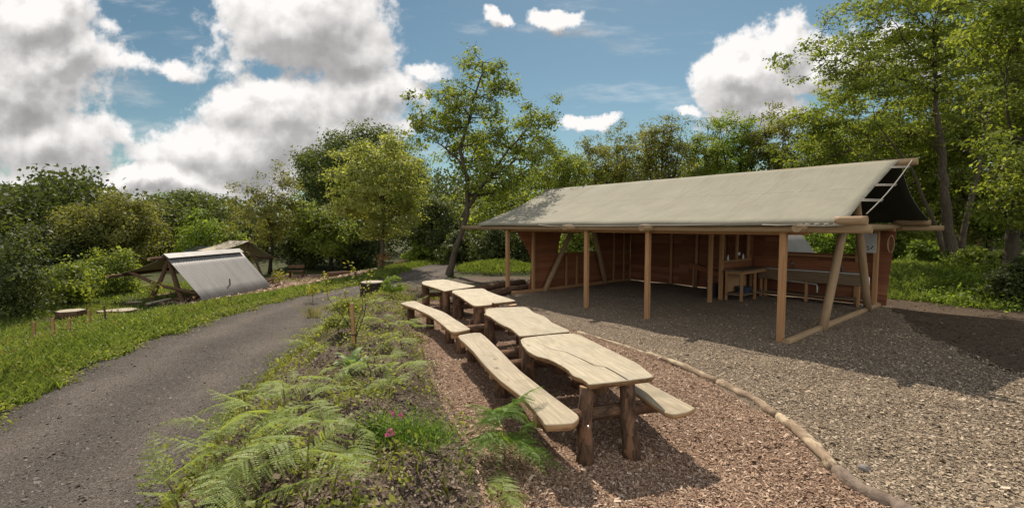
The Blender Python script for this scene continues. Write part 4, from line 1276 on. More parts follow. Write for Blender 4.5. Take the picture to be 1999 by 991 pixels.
def build_tables():
    TABLES = [
        ('live edge plank table nearest to us, with a long crack in its top', .06,
         [(1017, 666), (1023, 658), (1121, 650), (1158, 665), (1198, 685), (1243, 708), (1272, 731), (1273, 737), (1226, 743), (1154, 750), (1147, 747), (1136, 739), (1119, 732), (1110, 722), (1096, 712), (1071, 699), (1045, 692), (1028, 681)],
         [(1058, 670), (1075, 680), (1105, 686), (1135, 700), (1158, 712), (1182, 717), (1200, 727), (1225, 742)]),
        ('live edge plank table second in the row, butting the cracked one', .055,
         [(947.5, 607), (953.5, 601), (1025, 598), (1042, 609), (1062.5, 617), (1079, 630), (1099, 639), (1111, 647), (1020, 654.5), (1012, 653), (998, 641), (982, 634), (968, 626), (958, 618), (948.5, 613)], None),
        ('notched plank table third in the row, behind the short bench', .055,
         [(882, 568.5), (889, 565), (941.5, 562.4), (953.5, 568.4), (974, 576.5), (1003, 584.6), (1004, 587), (967, 591), (962, 589.5), (958, 593.5), (927, 595.7), (913, 588.6), (901, 580.5), (889, 573.5)], None),
        ('small plank table at the far end of the row by the leaning tree', .055,
         [(823.4, 550.3), (830, 548), (866.8, 545.2), (899, 552.3), (928, 557.8), (877, 566.0), (866.8, 567), (854.7, 562.4), (836.5, 557.3), (825.4, 554.3)], None)]
    LEGS = [
        [at(1140, 905, -.10), at(1232, 890, -.10), None, None], [None] * 4, [None] * 4, [None] * 4]
    for ti, (lab, th, px, crack) in enumerate(TABLES):
        random.seed(60 + ti)
        W = [at(u, v, TZ) for u, v in px]
        c = sum(W, Vector()) / len(W); c.z = 0
        ang = math.atan2(ROW.y, ROW.x)
        t = thing('plank_table', lab, 'table', c, ang, 'plank tables set end to end')
        inv = Matrix.Rotation(-ang, 3, 'Z')
        loc = [inv @ (p - c) for p in W]
        for p in loc: p.z = 0
        out = ccw(smooth_outline(loc, 4, .004))
        ln = lambda x, y: .006 * math.sin(x * 2.1 + ti) + .004 * math.sin(y * 5)
        b = MB(); b.slab([(p.x, p.y) for p in out], TZ - th, TZ, .010, 0, 1, lift=ln)
        slab = b.build('slab', ['slab_top', 'bark_edge'], t, smooth=False)
        if crack:
            C = [inv @ (at(u, v, TZ) - c) for u, v in crack]; b = MB(); m = len(C)
            for i, p in enumerate(C):
                wd = .0035 + .004 * (i / m); b.v += [(p.x, p.y - wd, TZ + ln(p.x, p.y) + .0025), (p.x, p.y + wd, TZ + ln(p.x, p.y) + .0025)]
            for i in range(m - 1): b.face([2 * i, 2 * i + 2, 2 * i + 3, 2 * i + 1])
            b.build('crack', 'dark_crack', slab)
        x0 = min(p.x for p in loc); x1 = max(p.x for p in loc)
        def ys(x):
            y = [p.y for p in out if abs(p.x - x) < .22]; return min(y), max(y)
        for e, x in enumerate((x1 - .16, x0 + .28)):
            y0, y1 = ys(x); feet = []; legs = []
            for k, y in enumerate((y0 + .14, y1 - .14)):
                # k 0 is the side away from the bank's ferns or not: y grows to the right hand side of the walker
                r = (.085, .10, .105, .10)[ti] * (1 if e == 0 else 1.1) * random.uniform(.93, 1.1)
                top = Vector((x, y, TZ - th - .005)); bot = Vector((x + random.uniform(-.02, .05), y + random.uniform(-.03, .03), 0))
                w = c + Matrix.Rotation(ang, 3, 'Z') @ bot
                bot.z = gz(w.x, w.y) - .03
                if ti == 0 and e == 0:
                    q = [LEGS[0][0], LEGS[0][1]]
                    l = [inv @ (p - c) for p in q]; l.sort(key=lambda p: p.y)
                    bot.x, bot.y = l[k].x, l[k].y; top.x = bot.x + (-.17 if k == 0 else -.13); top.y = bot.y + (.11 if k == 0 else .01)
                b = MB(); pts = [bot.lerp(top, f) + Vector((.012 * math.sin(f * 7 + k), .01 * math.sin(f * 9 + ti), 0)) for f in np.linspace(0, 1, 7)]
                b.tube(pts, [r * 1.16, r * 1.08, r * 1.03, r, r * 1.02, r * .99, r * 1.0], 16, .07, capmi=1)
                o = b.build('leg', ['bark_red', 'cut_wood'], t); o.data.polygons.foreach_set('use_smooth', [len(p.vertices) == 4 for p in o.data.polygons])
                feet.append(bot); legs.append(o)
            zl = .345 if ti < 2 else .30
            xx = feet[0].x + (.10 if False else -.02)
            gl = gz(c.x, c.y)
            b = MB(); yA, yB = min(f.y for f in feet) - .60, max(f.y for f in feet) + .66
            if ti >= 2: yA, yB = yA + .45, yB - .1
            if ti == 0 and e == 0: yA, yB = yA + .10, yB + .02
            off = -.13
            pts = [Vector((xx + off + .02 * math.sin(f * 5), yA + (yB - yA) * f, zl + .03 * math.sin(f * 3 + 1) * (1 if ti < 2 else .3))) for f in np.linspace(0, 1, 8)]
            b.tube(pts, [.062, .072, .078, .078, .080, .078, .074, .066], 12, .05, capmi=1)
            o = b.build('cross_log', ['bark_red', 'cut_wood'], t); o.data.polygons.foreach_set('use_smooth', [len(p.vertices) == 4 for p in o.data.polygons])
            if ti == 0 and e == 0:
                for f in feet:
                    b = MB(); q = Vector((f.x + .09, f.y - .005, .34)); b.tube([q, q + Vector((.012, 0, 0))], .014, 10); b.build('bolt', 'steel', legs[feet.index(f)])
    BZ = .45
    BENCH = [
        ('long curved plank bench beside the two nearest tables', [(895.7, 654), (938, 649.6), (977, 683), (1017, 723), (1076, 770), (1126, 807), (1130, 817), (1116, 826), (1066.6, 828.5), (1056.7, 817), (1022, 777.5), (977.5, 742.8), (947.7, 713), (923, 684), (898, 661)], None),
        ('short plank bench at the far end, partly under fern leaves', [(782, 591), (808, 586.6), (829, 594.7), (865, 608), (889, 623), (917, 640), (915, 642.5), (893, 647), (879, 645.5), (860.7, 631), (838.5, 615), (810, 601)], None),
        ('plank bench on the yard side of the nearest table', [(1271, 749), (1353, 792), (1354.5, 797), (1339, 803.5), (1299, 803.5)], [Vector((.62, 8.55, BZ)), Vector((1.00, 8.75, BZ))])]
    for bi, (lab, px, extra) in enumerate(BENCH):
        random.seed(80 + bi)
        W = [at(u, v, BZ) for u, v in px]
        if extra: W = W[:1] + W[1:] + [W[-1].lerp(extra[0], .35), extra[0], extra[1], extra[1].lerp(W[0], .6)]
        c = sum(W, Vector()) / len(W); c.z = 0; ang = math.atan2(ROW.y, ROW.x)
        t = thing('plank_bench', lab, 'bench', c, ang, 'plank benches along the tables')
        inv = Matrix.Rotation(-ang, 3, 'Z'); loc = [inv @ (p - c) for p in W]
        for p in loc: p.z = 0
        out = ccw(smooth_outline(loc, 4, .002))
        th = (.075, .06, .055)[bi]
        b = MB(); b.slab([(p.x, p.y) for p in out], BZ - th, BZ, .010, 0, 1, lift=lambda x, y: .005 * math.sin(x * 1.7 + bi))
        b.build('seat', ['bench_top', 'cut_wood'], t)
        x0 = min(p.x for p in loc); x1 = max(p.x for p in loc)
        for x in ((x0 + .25, (x0 + x1) / 2) if bi != 1 else (x0 + .35, x0 + 1.5, x1 - .9, x1 - .12)):
            y = [p.y for p in out if abs(p.x - x) < .35]; ym = (min(y) + max(y)) / 2; w = (max(y) - min(y)) * .85
            wv = c + Matrix.Rotation(ang, 3, 'Z') @ Vector((x, ym, 0)); g = gz(wv.x, wv.y)
            b = MB(); b.tube([(x, ym, g - .03), (x + .01, ym, BZ - th - .004)], [.10, .09], 12, .05); o = b.build('leg', 'bark_red', t)
            b = MB(); b.box((x + .02, ym, BZ - th - .045), (.10, w, .07)); b.build('bearer', 'cut_wood', t, bevel=.01)


build_tables()


def build_edging():
    pts_px = [(1128, 649), (1165, 661), (1215, 677), (1262, 692), (1300, 704), (1350, 724), (1402, 747), (1440, 766), (1478, 786), (1520, 815), (1550, 838), (1580, 862), (1606, 890), (1632, 921), (1660, 948), (1700, 972), (1750, 995), (1800, 1030)]
    W = [gat(u, v) for u, v in pts_px]
    segs = [(0, 3, .038, 'bark_log', 'thin half buried end of the log edging nearest the shelter'), (3, 6, .05, 'bark_log', 'pale curved edging log between chips and gravel, beside the bench end'),
            (6, 9, .054, 'bark_log', 'middle edging log with peeled pale patches'), (9, 13, .058, 'bark_log', 'knobbly yellowish edging log left of the loose stone'), (13, 17, .07, 'bark_mottled', 'mottled brown edging log running out at the bottom of the picture')]
    for k, (a, e, r, m, lab) in enumerate(segs):
        random.seed(90 + k); P = W[a:e + 1]; c = sum(P, Vector()) / len(P)
        q = []
        for i in range(len(P) - 1):
            for f in np.linspace(0, 1, 6)[:-1]:
                q.append(P[i].lerp(P[i + 1], f))
        q.append(P[-1])
        b = MB(); pts = [p - c + Vector((random.uniform(-.010, .010), random.uniform(-.010, .010), r * random.uniform(.15, .3))) for p in q]
        b.tube(pts, [r * (1.05 + .05 * math.sin(i * .9 + k) + random.uniform(-.09, .09)) * (.8 if i in (0, len(pts) - 1) else 1) for i in range(len(pts))], 14, .09, capmi=1)
        o = b.build('edging_log', [m, 'cut_wood']); o.data.polygons.foreach_set('use_smooth', [len(p.vertices) == 4 for p in o.data.polygons])
        o.location = c; tag(o, lab, 'log', 'logs edging the chip bed')
    for (u, v, s, lab) in ((1687, 918, .055, 'grey stone on the gravel right of the edging log'), (985, 0, 0, '')):
        if not s: continue
        p = gat(u, v); r = np.random.default_rng(3); b = MB(); m, n = 7, 10
        for i in range(m):
            ph = PI * i / (m - 1)
            for j in range(n):
                a = 2 * PI * j / n; k = s * r.uniform(.8, 1.15)
                b.v.append((k * math.sin(ph) * math.cos(a) * 1.15, k * math.sin(ph) * math.sin(a), .7 * s * math.cos(ph) + s * .45))
        for i in range(m - 1):
            for j in range(n): b.face([i * n + j, (i + 1) * n + j, (i + 1) * n + (j + 1) % n, i * n + (j + 1) % n])
        o = b.build('stone', 'stone'); o.location = p; tag(o, lab, 'stone')


build_edging()


# ------------------------------------------------------------------ meadow pieces
def build_meadow_things():
    for k, (u, v, ru, h, lab) in enumerate([
        (138, 618, 26, .24, 'squarish log block in the meadow, farthest left of the log seats'),
        (262, 592, 15, .07, 'round log slice nearest the lean-to in the grass'),
        (238, 607, 28, .05, 'wide pale log slice lying flat in the grass'),
        (203, 610, 13, .06, 'broken log slice between the block and the wide slice')]):
        p = gat(u, v); r = ru / FPX * p.y; random.seed(k + 200); b = MB(); n = 18 if k else 6
        b.tube([(0, 0, -.05), (0, 0, h * .5), (0, 0, h)], [r * .95, r, r * .97], n, .07, capmi=1)
        for i, q in enumerate(b.v): b.v[i] = (q[0], q[1] * (.75 if k else .85), q[2])
        o = b.build('log_slice', ['log_dark', 'stump_top']); o.location = p; tag(o, lab, 'log seat', 'log seats in the meadow')
    p0, p1 = gat(290, 598), gat(332, 588); c = (p0 + p1) / 2; b = MB(); b.beam(p0 - c + Vector((0, 0, .12)), p1 - c + Vector((0, 0, .12)), .2, .06)
    o = b.build('plank', 'stump_top', bevel=.01); o.location = c; tag(o, 'pale plank lying in the grass under the lean-to frame', 'plank')
    ST = [(68, 665, 36, 'leftmost thin stake in the meadow grass', 1), (106, 660, 38, 'pale leaning stake right of the leftmost stake', 1), (135, 650, 28, 'short stake in front of the log block', 1), (178, 638, 32, 'thin stake beside the broken log slice', 1), (207, 628, 30, 'dark stake in front of the wide log slice', 0),
          (404, 580, 34, 'dark stake at the low corner of the corrugated roof', 0), (450, 577, 32, 'leaning dark stake in front of the corrugated roof', 0), (480, 563, 22, 'short dark stake right of the leaning stake', 0), (508, 562, 24, 'dark stake before the far corner of the corrugated roof', 0),
          (572, 547, 14, 'pale short stake in the grass strip beyond the lean-to', 1), (598, 540, 12, 'tiny dark stake in the grass strip', 0), (1905, 507, 34, 'square wooden stake in the undergrowth on the right', 1), (947, 512, 25, 'thin wooden stake in the mound before the woods', 1), (783, 524, 18, 'wooden stake at the end of the grass strip', 1)]
    for k, (u, v, h, lab, m) in enumerate(ST):
        p = gat(u, v); hh = h / FPX * p.y * 1.05; w = .035 if u < 1500 else .09; random.seed(300 + k)
        b = MB(); l = random.uniform(-.1, .1)
        b.tube([(0, 0, -.08), (l * hh * .5, 0, hh * .5), (l * hh, 0, hh)], [w, w * .9, w * .8], 6 if w < .05 else 4, .08)
        o = b.build('stake', 'post_wood' if m else 'log_dark'); o.location = p; tag(o, lab, 'stake', 'stakes marking young plants')
    # tree stump on the bank end
    p = gat(727, 577); t = thing('tree_stump', 'broad grey topped stump at the tip of the planted bank', 'stump', p); random.seed(5)
    r = 22 / FPX * p.y; h = 26 / FPX * p.y
    b = MB(); b.tube([(0, 0, -.1), (0, 0, .08), (0, 0, h * .6), (0, 0, h)], [r * 1.25, r * 1.05, r * .97, r * 1.0], 22, .05); b.build('bark', 'bark_dark', t, smooth=False)
    b = MB(); b.tube([(0, 0, h + .003), (0, 0, h + .03)], [r * .98, r * .95], 22, .03); b.build('cut_top', 'stump_top', t)
    # far bench
    d = 31; p = atd(577, 518, d); p.z = gz(p.x, p.y)
    t = thing('wooden_bench', 'small dark wooden bench at the far edge of the clearing', 'bench', p, .1)
    b = MB(); b.box((0, 0, .46), (1.0, .34, .06)); b.build('seat', 'log_dark', t)
    b = MB(); b.box((0, .2, .75), (1.0, .05, .2)); b.build('backrest', 'log_dark', t)
    for x in (-.4, .4):
        b = MB(); b.box((x, .05, .21), (.09, .25, .44)); b.build('leg', 'log_dark', t)
    for k, (u0, v0, u1, v1, d, r, lab) in enumerate(((870, 494, 905, 486, 30, .14, 'fallen log in the shade behind the leaning trunk'), (770, 497, 800, 492, 33, .2, 'dark log heap under the trees beyond the track'), (640, 527, 700, 521, 26.5, .13, 'low log lying at the edge of the wood chip clearing'))):
        p0, p1 = atd(u0, v0, d), atd(u1, v1, d + .6); c = (p0 + p1) / 2; c.z = gz(c.x, c.y); b = MB()
        a = p0 - c; e = p1 - c; a.z = e.z = r * .8
        b.tube([a, (a + e) / 2 + Vector((0, .1, .03)), e], [r, r * 1.1, r * .8], 10, .08, capmi=1); o = b.build('fallen_log', ['log_dark', 'cut_wood']); o.location = c; tag(o, lab, 'log')


build_meadow_things()


# ------------------------------------------------------------------ grass and weeds
def blades(name, x, y, hmin, hmax, w, mat, lean=.35, tintf=None, clump=1.0):
    n = len(x); z = hz(x, y)
    q = .5 + .5 * np.sin(x * 1.9 + 1.2 * np.sin(y * 1.3)) * np.sin(y * 1.7 + x * .6)
    h = (hmin + (hmax - hmin) * rng.random(n) * (.45 + .8 * q * clump))
    T = unit(np.stack([rng.normal(0, lean, n), rng.normal(0, lean, n), np.ones(n)], 1))
    Nn = unit(np.stack([rng.normal(0, 1, n), rng.normal(0, 1, n), np.zeros(n)], 1))
    bend = unit(np.stack([rng.normal(0, 1, n), rng.normal(0, 1, n), -.3 * np.ones(n)], 1))
    t = np.clip(.25 + .3 * q + rng.normal(0, .2, n), 0, 1)
    return quad_cloud(name, np.stack([x, y, z - .01], 1), Nn, T, h, w * rng.uniform(.7, 1.4, n), t, mat, 'blade', None, bend)


def build_grass():
    n = 150000; a = -0.7
    y = (4.5 ** a + rng.random(n) * (30.0 ** a - 4.5 ** a)) ** (1 / a)
    off = rng.random(n) ** 1.25 * 15 - .12 - .25 * rng.random(n) * (np.sin(y * 3.1) > .3)
    x = XL(y) - off
    keep = (x > -1.12 * y - .5)
    clear = (y > 20.6) & (y < 28.5) & (off > 1.5) & (off < 10)
    keep &= ~clear
    keep &= ~((np.sin(x * 2.2 + 1) * np.sin(y * 1.9) > .86) & (off > .6))
    for u, v, rr in ((138, 618, .75), (262, 592, .5), (238, 607, .85), (203, 610, .4), (310, 593, .5)):
        q = gat(u, v); keep &= ((x - q.x) ** 2 + (y - q.y + .35) ** 2) > rr * rr * rng.uniform(.5, 1.1, n)
    x, y = x[keep], y[keep]
    tag(blades('meadow_grass', x, y, .07, .24, .013 + 0 * x + .0009 * y, 'grass_meadow'), 'bright green meadow grass left of the track', 'grass', kind='stuff')
    n = 16000; yy = 4.8 + 24 * rng.random(n) ** 1.6; oo = rng.random(n) ** 1.2 * 12 - .1; xx = XL(yy) - oo
    k = (xx > -1.12 * yy - .5) & ~((yy > 20.6) & (oo > 1.5)) & (np.sin(xx * 1.3) * np.sin(yy * .9 + 2) > -.2); xx, yy = xx[k], yy[k]
    tag(blades('dry_stalks', xx, yy, .10, .30, .007 + 0 * xx + .0006 * yy, 'grass_dry', .4), 'straw coloured dry stalks among the meadow grass', 'dry grass', kind='stuff')
    # seeded white flowers in the grass
    n = 420; yy = rng.uniform(6, 18, n); xx = XL(yy) - rng.random(n) ** 1.2 * 8 - .2; k = xx > -1.1 * yy; xx, yy = xx[k], yy[k]; n = len(xx)
    C = np.stack([xx, yy, hz(xx, yy) + rng.uniform(.15, .28, n)], 1)
    o = quad_cloud('clover_flowers', C, unit(rng.normal(0, .4, (n, 3)) + [0, -.5, 1]), unit(rng.normal(0, 1, (n, 3))), .022 + 0 * xx, .022 + 0 * xx, rng.random(n), 'petal_white')
    tag(o, 'tiny white clover flowers dotted through the meadow grass', 'flowers', kind='stuff')
    # verge on the right, mound on the left of the shelter, tufts along bank edges
    X = []; Y = []
    m = 26000; s = rng.uniform(-1, 9, m); nn = rng.uniform(8.7, 16, m); X.append(P4.x + AX.x * s + NX.x * nn); Y.append(P4.y + AX.y * s + NX.y * nn)
    m = 4200; an = rng.random(m) * 6.28; rr = np.sqrt(rng.random(m)); X.append(-.6 + 2.3 * rr * np.cos(an)); Y.append(23.9 + 1.9 * rr * np.sin(an))
    m = 6000; yy = rng.uniform(19, 30, m); X.append(XL(yy) - rng.random(m) * 1.5); Y.append(yy)
    m = 4000; yy = rng.uniform(29, 31.5, m); X.append(rng.uniform(-8, 2, m)); Y.append(yy)
    x = np.concatenate(X); y = np.concatenate(Y); k = (x > -60)
    tag(blades('verge_grass', x, y, .10, .38, .03 + 0 * x, 'grass_meadow', .45), 'rank green grass on the verge and mound round the shelter', 'grass', kind='stuff')
    # weeds on the bank: small leafy clumps
    r = np.random.default_rng(21); C = []; T = []; tint = []
    cent = []
    for _ in range(640):
        y = 1.6 + 16 * r.random() ** 1.5; f = r.random()
        x = XR(y) + (XB(y) - XR(y)) * f + r.normal(0, .05)
        w = math.sin(x * 2.4 + 1) * math.sin(y * 1.6 + .4)
        if w < -.15 and r.random() < .75: continue
        if f > .72 and r.random() < .7 and y < 9: continue
        cent.append((x, y))
    for _ in range(150):
        y = 4 + 16 * r.random(); cent.append((XL(y) + abs(r.normal(0, .16)) + .02, y))
    for _ in range(60):
        y = 3 + 14 * r.random(); cent.append((XR(y) - abs(r.normal(0, .15)), y))
    for (x, y) in cent:
        m = int(r.uniform(14, 46)); rad = r.uniform(.05, .15)
        p = np.stack([x + r.normal(0, rad, m), y + r.normal(0, rad, m)], 1)
        hgt = np.abs(r.normal(0, .07, m)) * (1 + .5 * r.random())
        C.append(np.concatenate([p, (hz(p[:, 0], p[:, 1]) + .01 + hgt)[:, None]], 1)); tint.append(np.clip(r.normal(r.uniform(.3, .8), .2, m), 0, 1))
    C = np.concatenate(C); tint = np.concatenate(tint); n = len(C)
    o = quad_cloud('ground_weeds', C, unit(r.normal(0, .8, (n, 3)) + [0, 0, 1]), unit(r.normal(0, 1, (n, 3))), r.uniform(.03, .075, n), r.uniform(.016, .04, n), tint, 'weed')
    tag(o, 'low yellow green weeds creeping over the planted bank', 'weeds', kind='stuff')
    # thin dry grass on bank
    m = 5200; yy = 1.8 + 15 * rng.random(m) ** 1.4; f = rng.random(m); xx = XR(yy) + (XB(yy) - XR(yy)) * np.where(rng.random(m) < .45, .08 * rng.random(m), f)
    tag(blades('bank_grass', xx, yy, .05, .22, .008 + 0 * xx, 'weed', .5), 'sparse thin grass along the planted bank', 'grass', kind='stuff')
    # undergrowth at right
    C = []; tint = []
    for _ in range(420):
        s = r.uniform(.8, 9); nn = r.uniform(8.4, 15); p = P4 + AX * s + NX * nn
        m = 50; q = np.array([p.x, p.y, 0]) + r.normal(0, .22, (m, 3)); q[:, 2] = hz(q[:, 0], q[:, 1]) + np.abs(r.normal(0, .2, m)) + .03
        C.append(q); tint.append(np.clip(r.normal(r.uniform(.2, .8), .2, m), 0, 1))
    C = np.concatenate(C); tint = np.concatenate(tint); n = len(C)
    o = quad_cloud('undergrowth', C, unit(r.normal(0, .8, (n, 3)) + [0, 0, .8]), unit(r.normal(0, 1, (n, 3))), r.uniform(.06, .13, n), r.uniform(.03, .07, n), tint, 'leaf_bright')
    tag(o, 'tangled green undergrowth below the trees on the right', 'undergrowth', kind='stuff')


build_grass()


# ------------------------------------------------------------------ ferns
def frond_mesh(L, W, droop, seed, mat='fern_green', npin=17):
    r = np.random.default_rng(seed); C = []; Tn = []; Nn = []; Ls = []; Ws = []; tint = []
    def ras(t): return np.array([.03 * math.sin(t * 3 + seed), L * (t - .10 * t * t), .16 * L * t - droop * L * t * t])
    b = MB()
    pts = [ras(t) for t in np.linspace(0, 1, 12)]
    tv = np.linspace(.10, .985, npin)
    for i, t in enumerate(tv):
        p = ras(t); fw = unit(ras(min(t + .02, 1.02)) - ras(t - .02)); lat = np.array([1., 0, 0]); nrm = unit(np.cross(lat, fw))
        l = W * (min(1, (t + .05) * 5)) * (1 - t) ** .85 + .012
        for s in (-1, 1):
            l2 = l * r.uniform(.88, 1.1)
            d = unit(lat * s * .92 + fw * .42 - nrm * .12 * s * s + r.normal(0, .05, 3)); k = max(4, int(l2 / .0115)); tw = unit(nrm + r.normal(0, .3, 3))
            side = unit(np.cross(nrm, d))
            dr = r.uniform(.25, .75)
            for j in range(k):
                f = (j + .5) / k; q = p + d * l2 * f - nrm * l2 * dr * f * f * .5
                ll = min(.15 * l2, .0255 * L / .6) * (1 - f) ** .6 * r.uniform(.85, 1.1) + .004
                for e in (-1, 1):
                    dd = unit(side * e + d * .45)
                    C.append(q + dd * ll * .5); Tn.append(dd); Nn.append(unit(tw + r.normal(0, .10, 3))); Ls.append(ll * 1.05); Ws.append(min(.0145, l2 / k * 1.15)); tint.append(r.normal(.55, .13) - .25 * (r.random() < .06))
    C = np.array(C)
    o = quad_cloud('frond', C, np.array(Nn), np.array(Tn), np.array(Ls), np.array(Ws), np.array(tint), mat)
    me = o.data; bpy.data.objects.remove(o)
    # rachis into the same mesh
    import bmesh
    bm = bmesh.new(); bm.from_mesh(me)
    lay = bm.verts.layers.float.get('tint')
    for i in range(len(pts) - 1):
        a, c = pts[i], pts[i + 1]; w0 = .0045 * (1 - .8 * i / 11); w1 = .0045 * (1 - .8 * (i + 1) / 11)
        for ax in (np.array([1, 0, 0]), np.array([0, 0, 1.])):
            vs = [bm.verts.new(tuple(a - ax * w0)), bm.verts.new(tuple(a + ax * w0)), bm.verts.new(tuple(c + ax * w1)), bm.verts.new(tuple(c - ax * w1))]
            for v in vs: v[lay] = .8
            bm.faces.new(vs)
    bm.to_mesh(me); bm.free()
    return me


FR = [frond_mesh(*a) for a in ((.62, .20, .22, 1, 'fern_green', 13), (.76, .24, .36, 2, 'fern_green', 15), (.52, .18, .10, 3, 'fern_green', 11), (.68, .22, .50, 4, 'fern_green', 14), (.46, .19, .30, 8, 'fern_green', 10), (.82, .21, .60, 9, 'fern_green', 16), (.58, .15, .05, 10, 'fern_green', 13))]
FD = [frond_mesh(.60, .19, .50, 5, 'fern_deep', 17), frond_mesh(.55, .17, .32, 6, 'fern_deep', 15), frond_mesh(.50, .18, .75, 7, 'fern_deep', 15)]


def fern(u, v, stem_h, n, scale, lab, seed, meshes=FR, group='ferns on the planted bank', az0=None, spread=2 * PI, tiltr=(-.15, .5), pos=None):
    r = random.Random(seed)
    p = pos if pos is not None else gat(u, v)
    t = thing('fern', lab, 'fern', p, 0, group)
    b = MB(); bx, by = r.uniform(-.1, .1), r.uniform(-.1, .1); st = []
    pts = [Vector((bx * f * f, by * f * f, stem_h * f - .03)) for f in np.linspace(0, 1, 6)]
    b.tube(pts, list(np.linspace(.009, .004, 6) * (.7 + .3 * scale)), 6, 0); b.build('stem', 'log_green', t, smooth=True)
    for k in range(n):
        f = 1 - .55 * (k / max(1, n)) ** 1.0 if stem_h > .2 else r.uniform(.3, 1)
        me = meshes[r.randrange(len(meshes))]
        o = bpy.data.objects.new('frond', me); COL.objects.link(o); o.parent = t
        i = f * 5; a = pts[int(min(i, 4))].lerp(pts[int(min(i, 4)) + 1], i - int(min(i, 4)))
        o.location = a
        az = (az0 if az0 is not None else 0) + (k / n + r.uniform(-.06, .06)) * spread
        o.rotation_euler = (r.uniform(*tiltr), r.uniform(-.35, .35), az)
        s = scale * r.uniform(.8, 1.15); o.scale = (s, s, s)
    return t


def build_ferns():
    plain_mat('log_green', (.15, .13, .05), .7)
    big = [
        (500, 985, 0.48, 4, 0.99, 'large fern in the foreground at the very bottom of the picture'),
        (425, 965, 0.40, 4, 0.95, 'large fern spilling over the track edge at the lower left'),
        (600, 975, 0.53, 4, 0.99, 'tall stemmed fern right of the largest foreground fern'),
        (520, 900, 0.46, 4, 0.95, 'foreground fern with pale fronds over the middle of the clump'),
        (430, 890, 0.35, 3, 0.86, 'fern reaching out over the track with long pale fronds'),
        (640, 905, 0.42, 3, 0.86, 'fern on the right flank of the foreground clump'),
        (560, 845, 0.48, 3, 0.82, 'upright fern at the top of the foreground clump'),
        (480, 835, 0.46, 3, 0.82, 'fern with one frond held high against the track'),
        (650, 985, 0.29, 3, 0.82, 'low fern at the bottom beside the bare soil'),
        (570, 775, 0.25, 3, 0.73, 'fern at the track edge behind the foreground clump'),
        (640, 810, 0.28, 3, 0.69, 'small fern on the soil crest right of the clump'),
        (350, 1005, 0.29, 3, 0.86, 'fern cut off by the bottom edge, nearest the track'),
    ]
    for k, (u, v, sh, n, s, lab) in enumerate(big):
        fern(u, v, sh, n, s, lab, 400 + k, az0=.5 * k)
    mid = [
        (795, 745, 0.40, 5, 1.05, 'pale fern spreading its fronds above the wood chips, left of the long bench'),
        (785, 690, 0.37, 4, 1.00, 'feathery fern behind the pale spreading fern'),
        (805, 655, 0.33, 4, 1.00, 'fern brushing the side of the short bench'),
        (760, 770, 0.24, 4, 0.85, 'fern tuft over the pink flowered plant'),
        (725, 740, 0.28, 3, 0.90, 'fern right beside the big leaved rosette'),
        (800, 615, 0.33, 4, 1.05, 'fern lying over the far end of the short bench'),
        (700, 640, 0.22, 3, 0.80, 'bright fern behind the wooden stake'),
        (640, 650, 0.22, 3, 0.80, 'fern on the track side of the staked sapling'),
        (615, 690, 0.17, 3, 0.75, 'low fern on the track edge below the staked sapling'),
        (760, 640, 0.22, 3, 0.80, 'yellowish fern in the middle of the bank'),
        (650, 740, 0.13, 3, 0.70, 'flat fern on the bank left of the rosette'),
        (725, 850, 0.13, 3, 0.65, 'small fern left of the pink flowers'),
        (740, 600, 0.22, 3, 0.80, 'fern in front of the stump'),
        (660, 600, 0.28, 3, 0.90, 'yellow green fern where the bank narrows'),
    ]
    for k, (u, v, sh, n, s, lab) in enumerate(mid):
        fern(u, v, sh, n, s, lab, 440 + k, az0=.7 * k)
    fern(985, 905, .50, 13, 1.15, 'deep green fern arching over the end of the long bench', 480, FD, az0=-.9, spread=5.4, tiltr=(.05, .6))
    fern(975, 985, .20, 5, .75, 'pale fern trailing on the chips below the deep green fern', 481, FR)
    fern(1015, 905, .42, 5, .85, 'second deep green fern tucked against the long bench', 482, FD, az0=-1.2, spread=3.0)


build_ferns()


